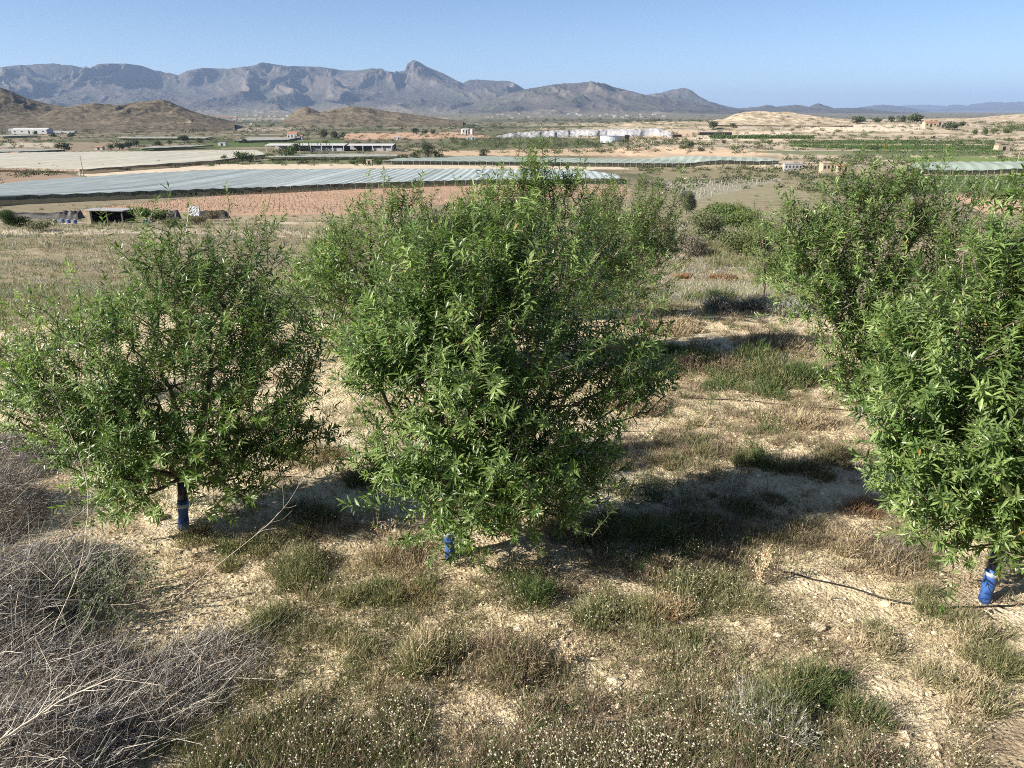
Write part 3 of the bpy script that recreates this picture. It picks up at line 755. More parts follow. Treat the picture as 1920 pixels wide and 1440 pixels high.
# individual weeds and shrubs of the foreground: px, py (foot), radius m, height m, stems, style, second style, flower heads, label
W = [
 (1408, 868, .16, .30, 260, 'dark', 'green', 0, 'upright dark green bush alone on the bare ground right of the middle tree'),
 (700, 1130, .20, .22, 420, 'green', 'olive', 0, 'round green weed clump on the ground left of the middle trunk'),
 (540, 1090, .26, .26, 480, 'green', 'olive', 14, 'green stemmed clump midway between the left and middle trunks'),
 (820, 1245, .24, .28, 620, 'green', 'dry', 30, 'dark based green weed clump below the middle tree, edged by bare sand'),
 (960, 1270, .28, .26, 620, 'olive', 'brown', 36, 'browner weed clump just right of the dark based green one'),
 (980, 1100, .26, .24, 520, 'green', 'dark', 30, 'weed clump under the right side of the middle crown'),
 (1150, 1150, .24, .25, 520, 'green', 'olive', 110, 'weed clump speckled with white flower heads in the centre foreground'),
 (1345, 1120, .30, .26, 640, 'green', 'olive', 150, 'large flowering weed clump left of the dry thistle'),
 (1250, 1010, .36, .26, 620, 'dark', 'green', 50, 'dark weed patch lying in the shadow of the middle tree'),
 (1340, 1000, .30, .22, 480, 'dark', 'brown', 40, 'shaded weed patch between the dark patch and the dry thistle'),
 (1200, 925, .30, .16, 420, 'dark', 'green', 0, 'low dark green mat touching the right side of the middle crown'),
 (1400, 1330, .34, .32, 950, 'grey', 'green', 0, 'large grey green bush in the lower right foreground'),
 (1560, 1335, .26, .28, 620, 'olive', 'dark', 0, 'green bush against the right side of the large grey green one'),
 (1290, 1240, .22, .18, 320, 'dry', 'green', 20, 'thin dry tuft above the large grey green bush'),
 (1800, 1290, .24, .20, 420, 'green', 'dry', 10, 'green tuft below the blue guard of the right edge tree'),
 (1880, 1250, .20, .22, 380, 'green', 'olive', 0, 'green tuft at the right edge beside a pale stone'),
 (1820, 1200, .14, .22, 240, 'green', 'dry', 0, 'slim tuft standing against the blue guard at right'),
 (1640, 1200, .20, .20, 260, 'green', 'dry', 0, 'airy green tuft just below the black hose end'),
 (1600, 1050, .34, .18, 520, 'brown', 'dry', 0, 'wide dry grass patch above the black hose'),
 (1700, 1040, .26, .16, 380, 'brown', 'grey', 0, 'flattened dry patch left of the right edge tree'),
 (1530, 890, .20, .20, 320, 'brown', 'green', 0, 'reddish tuft right of the upright dark green bush'),
 (1620, 960, .24, .18, 380, 'brown', 'rust', 0, 'rusty dry tuft in the broken shade left of the right edge crown'),
 (1240, 870, .22, .16, 360, 'brown', 'olive', 0, 'brown tuft upper left of the upright dark green bush'),
 (1130, 880, .24, .18, 360, 'brown', 'dry', 0, 'dry brown tuft against the right flank of the middle crown'),
 (1440, 800, .24, .18, 320, 'dry', 'green', 0, 'pale tuft behind the upright dark green bush'),
 (1300, 800, .10, .20, 160, 'green', 'dry', 0, 'single thin green tuft on bare sand under the second hose'),
 (1430, 690, .50, .30, 900, 'olive', 'dark', 40, 'broad weedy mound in the gap left of the broad right hand tree'),
 (1330, 690, .36, .22, 520, 'dark', 'brown', 30, 'dark weed patch crossing the gap between the tree rows'),
 (1390, 730, .30, .20, 420, 'dark', 'green', 40, 'dark flowering patch in front of the broad weedy mound'),
 (1270, 670, .26, .20, 380, 'dark', 'green', 0, 'dark clump at the left edge of the bare gap'),
 (1480, 650, .34, .22, 500, 'brown', 'dry', 0, 'dry brown patch touching the broad right hand crown'),
 (1420, 585, .50, .34, 900, 'brown', 'grey', 0, 'large purple brown dry bush in the gap behind the weedy mound'),
 (1335, 565, .34, .26, 460, 'green', 'dark', 0, 'green bush left of the large purple brown dry bush'),
 (1350, 520, .55, .34, 700, 'brown', 'rust', 0, 'rusty brown dry bush farther up the gap'),
 (1250, 615, .34, .20, 460, 'dry', 'brown', 0, 'blond dry grass tuft on bare sand right of the middle row'),
 (1330, 460, 1.0, .60, 900, 'grey', 'brown', 0, 'big rounded grey dry bush at the far end of the gap'),
 (500, 1175, .26, .20, 420, 'olive', 'green', 0, 'olive weed patch under the drooping dead twigs'),
 (640, 1220, .22, .14, 260, 'dry', 'olive', 0, 'low blond tuft left of the dark based green clump'),
 (740, 1060, .26, .24, 420, 'brown', 'dry', 8, 'dry stalky tuft against the left side of the middle trunk'),
 (450, 1040, .26, .22, 420, 'green', 'olive', 26, 'flowering green tuft right of the blue sleeve at left'),
 (380, 1010, .16, .18, 300, 'green', 'dry', 8, 'small green tuft touching the blue sleeve of the left tree'),
 (590, 860, .24, .22, 360, 'brown', 'dry', 0, 'reddish dry tuft at the right tip of the left crown'),
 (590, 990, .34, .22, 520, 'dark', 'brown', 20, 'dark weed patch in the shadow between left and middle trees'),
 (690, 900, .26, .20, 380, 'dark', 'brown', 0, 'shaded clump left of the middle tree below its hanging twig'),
 (1255, 1150, .18, .22, 300, 'rust', 'dry', 8, 'rust red weed clump between the two flowering clumps'),
 (780, 1120, .16, .14, 240, 'rust', 'green', 0, 'small rust coloured weed patch under the middle trunk'),
 (1460, 880, .14, .12, 180, 'brown', 'green', 0, 'small brown weed right beside the upright dark green bush'),
 (1510, 560, .40, .30, 620, 'brown', 'olive', 0, 'dark brown bush tucked under the left side of the broad right hand crown'), (1285, 520, .40, .26, 520, 'brown', 'rust', 0, 'brown bush at the far left of the gap under the rear middle tree'),
 (1200, 770, .26, .18, 380, 'brown', 'dry', 0, 'small brown bush right of the spreading branch of the middle tree'), (1335, 850, .24, .18, 360, 'brown', 'olive', 0, 'ragged brown tuft left of the upright dark green bush'),
 (1500, 790, .26, .18, 380, 'brown', 'dry', 0, 'ragged brown tuft below the second hose near its middle'), (1570, 860, .26, .18, 380, 'brown', 'olive', 0, 'brown and olive tuft left of the right edge crown'),
 (1190, 655, .30, .22, 420, 'brown', 'grey', 0, 'grey brown tuft in the shade right of the middle row'), (1545, 705, .26, .20, 400, 'olive', 'brown', 0, 'olive brown tuft touching the low tip of the broad right hand crown'),
 (1260, 1090, .22, .24, 420, 'olive', 'brown', 60, 'flowering olive tuft between the shaded patch and the large flowering clump'), (1480, 1010, .26, .20, 420, 'brown', 'olive', 0, 'brown tuft right beside the dry thistle'),
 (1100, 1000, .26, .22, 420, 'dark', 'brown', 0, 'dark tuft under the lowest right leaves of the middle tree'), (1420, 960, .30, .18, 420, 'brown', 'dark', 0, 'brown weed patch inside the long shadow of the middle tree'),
 (1760, 1150, .24, .20, 300, 'green', 'olive', 0, 'airy green tuft left of the bright blue guard'),
]
for i, (px, py, rad, hg, n, st, st2, fl, lab) in enumerate(W):
    rg = np.random.default_rng(500 + i)
    o = on(px, py); far = max(1, np.hypot(o[0], o[1]) / 7)
    ac = Acc()
    # crowded, soft edged: a dense heart and a thin skirt
    if 480 < py < 800: rad *= 1.5; hg *= 1.3; n = int(n * 2.4)
    for q in range(6):
        a_ = rg.uniform(0, 6.283); e_ = rad * rg.uniform(.2, 1.15); rr_ = rad * rg.uniform(.28, .75)
        clump(ac, o[0] + e_ * math.cos(a_), o[1] + e_ * math.sin(a_), rr_, hg * rg.uniform(.5, 1.15), max(20, int(n * rg.uniform(.35, .75))), st if q % 3 else st2, rg, two=st2, w=.0045 * far, flowers=fl // 5, origin=o, spread=rg.uniform(.4, .9))
    clump(ac, o[0] + rg.normal() * .1, o[1], rad * 1.7, hg * .5, int(n * .8), st2, rg, two='dry', w=.0042 * far, origin=o)
    ob = ac.build('dry_bush' if st in ('brown', 'grey', 'dry', 'rust') else 'weed_clump', M['plant'], origin=o)
    tag(ob, lab, 'bush' if 'bush' in lab else 'weed', 'weeds and dry tufts on the orchard floor')

# ground cover nobody could count
def scatter(n, y0, y1, rg, power=1.0, azl=38):
    u = rg.uniform(size=n)
    r = y0 * (y1 / y0) ** u
    a = np.radians(rg.uniform(-azl, azl, n))
    return r * np.sin(a), r * np.cos(a)
def cover(name, n, y0, y1, style, two, hgt, nb, thr, seed, w, sc=1.0, fl=0.0, mask=None):
    rg = np.random.default_rng(seed)
    x, y = scatter(n, y0, y1, rg)
    den = fbm(x / (1.3 * sc), y / (1.1 * sc), seed, 4) + .35 * rg.normal(size=n) * .5
    k = den > thr
    if mask is not None: k &= mask(x, y)
    x, y = x[k], y[k]; m = len(x)
    N_ = m * nb; i = np.repeat(np.arange(m), nb)
    d = np.hypot(x, y)[i]; grow = np.maximum(1, d / 9)
    rad = rg.uniform(.02, .10, m)[i] * np.maximum(1, d / 14)
    th = rg.uniform(0, 6.283, N_); rr = rad * np.sqrt(rg.uniform(size=N_))
    X = x[i] + rr * np.cos(th); Y = y[i] + rr * np.sin(th)
    P = np.stack([X, Y, hz(X, Y) - .005], 1)
    D = np.stack([np.cos(th) * .5, np.sin(th) * .5, np.ones(N_)], 1) + rg.normal(size=(N_, 3)) * .3; D[:, 2] = np.abs(D[:, 2])
    L = hgt * rg.uniform(.4, 1.2, N_) * (rg.uniform(.5, 1.3, m)[i]) * np.maximum(1, d / 22) ** .5
    c = tones(style, N_, rg); q = (rg.uniform(size=m) < .4)[i]; c[q] = tones(two, q.sum(), rg)
    ac = Acc(); blades(ac, P, D, L, w * grow, rg.uniform(0, .25, N_), c, rg)
    if fl:
        j = np.flatnonzero((rg.uniform(size=N_) < fl)); heads(ac, P[j] + unit(D[j]) * L[j][:, None] * 1.05, rg.uniform(.005, .011, len(j)), rg)
    o = ac.build(name, M['plant']); tag(o, kind='stuff'); return o
cover('dry_grass', 4200, 3.4, 22, 'brown', 'dry', .10, 16, -.02, 601, .004)
cover('green_weeds', 12000, 3.4, 22, 'green', 'olive', .14, 18, .17, 602, .004, 1.6)
cover('plant_litter', 12000, 3.4, 26, 'brown', 'dry', .075, 14, .06, 603, .004, .8)
edge_ = lambda x, y: (y < 4.25 + .5 * perlin(x, x * 0 + 2.2, 4) + .3 * perlin(x * 3, y * 3, 5)) & (x > -1.9)
cover('flowering_weeds', 12000, 3.3, 5.2, 'olive', 'brown', .17, 14, .12, 604, .0036, .45, .12, edge_)
cover('dark_weeds', 5000, 3.3, 4.6, 'brown', 'dark', .18, 14, .05, 614, .0036, .5, .03, edge_)
mid_ = lambda x, y: (y > 4.3) & (y < 7.2) & (x > -2.4) & (x < 2.6 - .3 * (y - 5))
cover('flowering_weeds', 5200, 4.2, 7.6, 'olive', 'brown', .15, 20, .12, 605, .0038, .7, .045, mid_)
cover('dry_stalks', 1400, 3.6, 9, 'dry', 'brown', .2, 12, .08, 609, .0036, .6)
cover('slope_weeds', 40000, 18, 125, 'olive', 'grey', .28, 9, -.12, 606, .0035, 9)
cover('slope_weeds', 16000, 18, 100, 'brown', 'dry', .22, 9, -.05, 607, .0035, 6)

lane_ = lambda x, y: inpoly(*proj(x, y, hz(x, y)), [(1130, 470), (1480, 470), (1560, 640), (1720, 900), (1760, 1080), (1100, 1080), (1120, 860), (1260, 700)])
cover('lane_weeds', 22000, 5.5, 26, 'brown', 'olive', .14, 20, .04, 610, .004, 1.1, 0, lane_)
cover('lane_weeds', 9000, 5.5, 26, 'brown', 'dark', .22, 26, .26, 611, .004, 1.5, 0, lane_)
gapscrub_ = lambda x, y: inpoly(*proj(x, y, hz(x, y)), [(1180, 350), (1500, 345), (1520, 470), (1480, 520), (1330, 500), (1290, 430)])
cover('scrub_weeds', 30000, 14, 90, 'olive', 'green', .55, 16, -.25, 608, .004, 6, 0, gapscrub_)
# pebbles and clods
def pebbles(n, y0, y1, seed, smin, smax, name='pebbles'):
    rg = np.random.default_rng(seed); x, y = scatter(n, y0, y1, rg)
    s = smin * (smax / smin) ** (rg.uniform(size=n) ** 2.2)
    o = unit(np.array([(1, 0, .1), (.3, .95, 0), (-.8, .6, .1), (-.8, -.6, 0), (.3, -.95, .1), (.1, 0, .8), (0, 0, -.6)], float))
    f = np.array([(0, 1, 5), (1, 2, 5), (2, 3, 5), (3, 4, 5), (4, 0, 5), (1, 0, 6), (2, 1, 6), (3, 2, 6), (4, 3, 6), (0, 4, 6)])
    a = rg.uniform(0, 6.28, n); V = o[None] * s[:, None, None] * rg.uniform(.65, 1.2, (n, 7, 1)) * np.stack([rg.uniform(.8, 1.4, n), rg.uniform(.7, 1, n), rg.uniform(.45, .8, n)], 1)[:, None]
    V = np.stack([V[..., 0] * np.cos(a)[:, None] - V[..., 1] * np.sin(a)[:, None], V[..., 0] * np.sin(a)[:, None] + V[..., 1] * np.cos(a)[:, None], V[..., 2]], -1)
    V += np.stack([x, y, hz(x, y) + s * .15], 1)[:, None]
    c = np.array([.58, .48, .34]) * rg.uniform(.7, 1.2, (n, 1)) + rg.normal(size=(n, 1)) * .01
    ac = Acc(); ac.add(V.reshape(-1, 3), None, (f[None] + (np.arange(n) * 7)[:, None, None]).reshape(-1, 3), np.repeat(c, 7, 0))
    tag(ac.build(name, M['rock']), kind='stuff')
pebbles(30000, 3.3, 26, 701, .004, .03)
pebbles(1300, 3.4, 24, 702, .02, .055, 'clods')
def stone(px, py, s, lab, seed):
    rg = np.random.default_rng(seed); o = on(px, py)
    nu, nv = 14, 9; U, Vv = np.meshgrid(np.arange(nu) / nu * 2 * math.pi, np.linspace(0.02, math.pi - .02, nv))
    d = np.stack([np.cos(U) * np.sin(Vv), np.sin(U) * np.sin(Vv), np.cos(Vv)], -1).reshape(-1, 3)
    k = 1 + .35 * perlin(d[:, 0] * 1.6 + seed, d[:, 1] * 1.6 + d[:, 2] * 2.1, 3)
    for _ in range(7):
        nn = unit(rg.normal(size=3)); dd = d @ nn; k = np.minimum(k, np.where(dd > .3, .8 / np.maximum(dd, .3), 9))
    P = d * k[:, None] * s * [1.25, .9, .62]; P[:, 2] += s * .2
    i = np.arange(nv - 1)[:, None] * nu; j = np.arange(nu)[None]
    q = np.stack([i + j, i + (j + 1) % nu, i + nu + (j + 1) % nu, i + nu + j], -1).reshape(-1, 4)
    ac = Acc(); ac.add(P, q[:, ::-1], None, np.array([.60, .50, .36]) * rg.uniform(.85, 1.1))
    ob = ac.build('stone', M['rock'], origin=o); ob.location = o
    tag(ob, lab, 'stone', 'loose pale stones on the orchard floor')
for a in [(290, 975, .10, 'large pale stone just left of the blue sleeve on the left trunk', 1), (528, 1268, .05, 'pale stone on bare sand right of the dead twig tangle', 2),
          (443, 925, .045, 'small stone on lit sand right of the left trunk', 3), (1660, 1138, .045, 'small stone under the middle of the black hose', 4), (1530, 1180, .06, 'flat stone on sand below the left end of the hose', 5),
          (1818, 1220, .05, 'pale stone between green tufts below the blue guard', 6), (475, 1230, .032, 'small stone at the edge of the dead twig tangle', 7), (855, 1290, .035, 'dull stone on the sand strip below the dark based clump', 8),
          (150, 845, .09, 'pale rock under the left tip of the wide left tree', 9), (700, 1345, .05, 'half buried stone in the bottom centre foreground', 10)]:
    stone(*a)

# ------------------------------------------------------------------ hoses
def hose(pts, lab, r=.006):
    P = []
    for (px, py) in pts: P.append(on(px, py))
    P = np.array(P); t = np.linspace(0, len(P) - 1, len(P) * 10)
    Q = np.stack([np.interp(t, np.arange(len(P)), P[:, k]) for k in range(3)], 1)
    ker = np.ones(9) / 9
    for k in range(2): Q[:, k] = np.convolve(np.pad(Q[:, k], 4, 'edge'), ker, 'valid')
    Q[:, 2] = hz(Q[:, 0], Q[:, 1]) + r * 1.1 + .004
    ac = Acc(); polytube(ac, Q, r, 8); tag(ac.build('irrigation_hose', M['hose'], smooth=True), lab, 'hose')
hose([(1440, 1066), (1520, 1090), (1600, 1108), (1670, 1132), (1740, 1142), (1830, 1144), (1920, 1138), (2050, 1118)], 'black drip hose crossing the sand to the foot of the right edge tree', .0075)
hose([(1180, 735), (1280, 748), (1400, 752), (1500, 763), (1600, 773), (1700, 775)], 'black drip hose on the sand in the gap under the broad right hand tree', .006)

# ------------------------------------------------------------------ dead brush at the left
def spline(P, n):
    P = np.asarray(P, float); m = len(P); t = np.linspace(0, m - 1, n); out = []
    for u in t:
        i = min(int(u), m - 2); f = u - i
        p0, p1, p2, p3 = P[max(i - 1, 0)], P[i], P[i + 1], P[min(i + 2, m - 1)]
        out.append(.5 * ((2 * p1) + (-p0 + p2) * f + (2 * p0 - 5 * p1 + 4 * p2 - p3) * f * f + (-p0 + 3 * p1 - 3 * p2 + p3) * f ** 3))
    return np.array(out)
def dead_branch(pts, r, lab, seed, nt=14, tl=.3):
    """pts: (px, py, forward distance)"""
    rg = np.random.default_rng(seed); P = spline([at(*p) for p in pts], 22); P += rg.normal(size=P.shape) * r * .35
    o = P[0].copy(); root = thing('dead_branch', o, lab, 'branch', 'pale dead branches reaching in from the left'); P = P - o
    ac = Acc(); rad = np.linspace(r, r * .3, len(P)); polytube(ac, P, rad, 6, (.62, .55, .45)); ac.build('stem', M['twig'], root, smooth=True)
    T = unit(np.gradient(P, axis=0))
    for k in range(nt):
        ac = Acc(); i = rg.integers(2, len(P) - 1); d = unit(T[i] + rg.normal(size=3) * .55 + [0, 0, .15]); L = tl * rg.uniform(.3, 1.1)
        a = P[i]; q = spline([a, a + d * L * .5 + rg.normal(size=3) * .03 * L, a + d * L + rg.normal(size=3) * .09 * L], 7)
        polytube(ac, q, np.linspace(rad[i] * .6, rad[i] * .15 + .0006, 7), 5, (.55, .48, .40)); ac.build('side_twig', M['twig'], root, smooth=True)
dead_branch([(-70, 1440, 2.9), (0, 1390, 2.95), (60, 1350, 3.05), (120, 1310, 3.15), (180, 1285, 3.2), (232, 1262, 3.25)], .0075, 'thick pale dead branch in the bottom left corner', 1, 18, .28)
dead_branch([(-60, 1105, 3.5), (0, 1100, 3.6), (70, 1122, 3.7), (150, 1126, 3.8), (215, 1135, 3.9)], .0052, 'long pale dead twig arching in from the left edge, lowest of three', 2, 12, .3)
dead_branch([(-60, 1040, 3.6), (0, 1046, 3.7), (60, 1050, 3.8), (100, 1075, 3.9)], .0048, 'bent pale dead twig at the left edge, middle of three', 3, 10, .25)
dead_branch([(-60, 1015, 3.8), (0, 1020, 3.9), (80, 1030, 4.0), (150, 1048, 4.1)], .0042, 'pale dead twig at the left edge, highest of three', 4, 10, .25)
dead_branch([(330, 1120, 5.0), (420, 1050, 5.0), (500, 985, 5.0), (545, 935, 5.0), (580, 870, 5.0)], .002, 'thin wiry dead shoot rising in front of the left tree shadow', 5, 14, .22)
dead_branch([(100, 1180, 4.2), (150, 1060, 4.3), (165, 940, 4.4), (150, 860, 4.5), (110, 760, 4.5)], .003, 'tall thin dead shoot rising before the left crown', 6, 12, .25)
def brush(cx, cy, rx, ry, h, n, lab, seed, style='grey', lean=(.5, .1), ln=.8, wdt=.0035, thick=0.2, z0=0.0):
    """tangle of dry stems, most leaning to the right as in the photograph"""
    rg = np.random.default_rng(seed); o = np.array([cx, cy, float(hz(np.array([cx]), np.array([cy]))[0])])
    th = rg.uniform(0, 6.283, n); rr = np.sqrt(rg.uniform(size=n))
    X = cx + rr * np.cos(th) * rx; Y = cy + rr * np.sin(th) * ry
    P = np.stack([X, Y, hz(X, Y) + h * (1 - rr ** 2) * rg.uniform(0, 1, n) ** 1.3], 1) - o
    D = rg.normal(size=(n, 3)) * [.6, .5, .38] + [lean[0], lean[1], .32]
    c = tones(style, n, rg); m = rg.uniform(size=n) < .10; c[m] = tones('dry', m.sum(), rg) * .95; m = rg.uniform(size=n) < .35; c[m] = tones('brown', m.sum(), rg) * .42
    ac = Acc(); L = ln * rg.uniform(.12, .6, n) * (rg.uniform(size=n) ** .5)
    blades(ac, P, D, L, wdt * rg.uniform(.6, 1.3, n), rg.normal(size=n) * .12, c, rg)
    # longer real stems
    k = int(n * .045); i = rg.integers(0, n, k); A = P[i]; dd = unit(D[i] + rg.normal(size=(k, 3)) * .2)
    Lk = ln * rg.uniform(.4, 1.0, k); B = A + dd * Lk[:, None] * .5 + rg.normal(size=(k, 3)) * .03; C_ = B + unit(dd + rg.normal(size=(k, 3)) * .22) * Lk[:, None] * .5
    cc = np.array([.52, .48, .42]) * rg.uniform(.35, 1.15, (k, 1)); tk = rg.uniform(.55, 1.5, k) ** 1.5
    tubes(ac, A, B, .0023 * tk, .0017 * tk, 4, cc); tubes(ac, B, C_, .0017 * tk, .0007 * tk, 4, cc)
    tag(ac.build('dead_brush', M['twig'], origin=o), lab, 'dead bush', 'dead twig tangles at the left')
def bp(px, py): o = on(px, py); return o[0], o[1]
brush(*bp(20, 1440), .75, .55, .42, 11000, 'dense tangle of grey dead twigs filling the bottom left corner', 801, ln=.62, wdt=.0036)
brush(*bp(-60, 1200), .75, .75, .62, 13000, 'tall tangle of grey dead twigs at the left edge below the pale rock', 802, ln=.7, wdt=.0036)
brush(*bp(270, 1330), .55, .45, .16, 4200, 'low tangle of dead twigs fading onto the sand below the left trunk', 803, ln=.6, wdt=.0036)
brush(*bp(-70, 985), .75, .8, .72, 9500, 'dead brush under the left tip of the wide left crown', 804, ln=.6, wdt=.004)
brush(*bp(60, 1300), .75, .5, .30, 8000, 'flattened grey dead twigs between the corner tangle and the tall tangle', 806, ln=.6, wdt=.0036)
brush(*bp(60, 1090), .8, .55, .26, 7000, 'loose grey dead twigs under the long pale arching twigs at left', 807, ln=.6, wdt=.0036)
brush(*bp(-20, 880), .85, .7, .48, 9000, 'faint dead twigs on the ground at the left edge under the pale rock', 808, ln=.5, wdt=.0038)
brush(*bp(390, 1240), .45, .35, .10, 2200, 'thin outer fringe of the dead twig tangles on bare sand', 809, ln=.5, wdt=.0034)
brush(*bp(110, 1110), .5, .45, .18, 3000, 'thin dead twigs mixed with grey green leaves at left', 805, ln=.55, wdt=.0036)
# grey-green leafy shoots among the twigs
def leafy(cx, cy, rad, h, n, lab, seed):
    rg = np.random.default_rng(seed); o = np.array([cx, cy, float(hz(np.array([cx]), np.array([cy]))[0])])
    root = thing('grey_leaved_shrub', o, lab, 'shrub')
    th = rg.uniform(0, 6.283, n); rr = rad * np.sqrt(rg.uniform(size=n))
    P = np.stack([rr * np.cos(th), rr * np.sin(th), np.full(n, .03)], 1); D = unit(rg.normal(size=(n, 3)) * .4 + [.3, 0, .9]); L = h * rg.uniform(.5, 1.1, n)
    ac = Acc(); tubes(ac, P, P + D * L[:, None], .0022, .001, 4, (.35, .31, .25)); ac.build('stems', M['twig'], root)
    i = np.repeat(np.arange(n), 12); u = rg.uniform(.3, 1.05, len(i)); Q = P[i] + D[i] * (L[i] * u)[:, None]
    ac = Acc(); col = np.array([.13, .16, .09]) * rg.uniform(.7, 1.5, (len(i), 1))
    leaves(ac, Q, rg.normal(size=(len(i), 3)) + D[i] * .6, rg.normal(size=(len(i), 3)) * .5 + [0, 0, 1], rg.uniform(.02, .038, len(i)), rg.uniform(.014, .022, len(i)), col, 1)
    ac.build('foliage', M['plant'], root)
leafy(*bp(190, 1160), .42, .5, 130, 'grey green leafy shrub growing through the dead twigs at left', 811)
leafy(*bp(40, 1130), .35, .45, 90, 'second grey leaved shrub nearer the left edge, above the dead twig tangle', 812)

# dry thistle and dead stalks
def stalk(px, py, h, n, lab, seed, col=(.55, .42, .26), name='dry_thistle'):
    rg = np.random.default_rng(seed); o = on(px, py); ac = Acc()
    for k in range(n):
        d = unit(np.array([rg.normal() * .28, rg.normal() * .2, 1])); L = h * rg.uniform(.6, 1.1)
        p = spline([(0, 0, 0), d * L * .5 + rg.normal(size=3) * .02, d * L + rg.normal(size=3) * .03], 12)
        polytube(ac, p, np.linspace(.004, .0018, 12), 5, col)
        for j in range(14):
            i = rg.integers(3, 12); e = unit(rg.normal(size=3) + [0, 0, .6]); l = rg.uniform(.02, .07)
            tubes(ac, p[i:i + 1], (p[i] + e * l)[None], .0018, .001, 4, np.array(col) * 1.05)
            heads(ac, (p[i] + e * l)[None], np.array([rg.uniform(.006, .011)]), rg, np.array(col) * 1.1)
    tag(ac.build(name, M['twig'], origin=o), lab, 'dry plant')
stalk(1430, 1100, .40, 7, 'dry beige thistle standing right of the large flowering clump', 821)
stalk(1060, 1245, .26, 4, 'beige dead stalk between two weed clumps in the centre foreground', 822)
stalk(720, 1020, .30, 4, 'beige dead stalk in the shade left of the middle trunk', 823, (.42, .3, .2))
stalk(1110, 1370, .34, 3, 'dark dead stalks rising from the flowers at the bottom centre', 824, (.10, .08, .06))
stalk(1060, 1390, .30, 2, 'short dark dead stalk in the flowers left of the taller dark ones', 825, (.10, .08, .06))

# ------------------------------------------------------------------ distant vegetation
def blobtree(px, py, hpx, wpx, lab, kind='tree', seed=0, col=(.055, .075, .03), group=None, trunk=True, nleaf=420, shape='round'):
    rg = np.random.default_rng(seed + 5000); o = on(px, py); d = o[1] * cp - (o[2] - CAMZ) * sp; sc = d / FPX
    h, w = hpx * sc, wpx * sc
    name = {'tree': 'tree', 'cypress': 'cypress_tree', 'pine': 'pine_tree', 'bush': 'bush'}[kind]
    root = thing(name, o, lab, 'bush' if kind == 'bush' else 'tree', group)
    t0 = 0.0 if kind == 'bush' else .22
    if kind != 'bush':
        ac = Acc(); polytube(ac, [(0, 0, -.2), (.02 * w, 0, h * .25), (0, 0, h * .7)], [w * .04 + .05, w * .03 + .03, .03], 6); ac.build('trunk', M['bark'], root)
    ac = Acc(); nb = 9 if kind != 'cypress' else 5
    for k in range(nb):
        if kind == 'cypress': c = np.array([0, 0, h * (.15 + .16 * k)]); rr = np.array([w * .5 * (1 - .13 * k), w * .5 * (1 - .13 * k), h * .18])
        else:
            a = rg.uniform(0, 6.28); q = rg.uniform(.1, .32) * w
            c = np.array([math.cos(a) * q, math.sin(a) * q, h * rg.uniform(t0 + .1, .76)]); rr = np.array([w * rg.uniform(.2, .32), w * rg.uniform(.2, .32), h * rg.uniform(.2, .3)])
        m = nleaf // nb; dd = unit(rg.normal(size=(m, 3))); rd = rg.uniform(.55, 1.12, (m, 1)); P = c + dd * rr * rd
        P[:, 2] = np.maximum(P[:, 2], .02)
        s = (w + h) * .5 * rg.uniform(.07, .15, m) * (.3 if nleaf > 3000 else .6 if nleaf > 1000 else 1)
        cc = np.array(col) * rg.uniform(.6, 1.5, (m, 1))
        leaves(ac, P, unit(rg.normal(size=(m, 3))), dd, s, s * .8, cc, 1)
    ac.build('crown' if kind != 'bush' else 'foliage', M['far_leaf'], root)
    return root
DG = (.05, .065, .03); MG = (.075, .10, .035); LG = (.11, .14, .05)
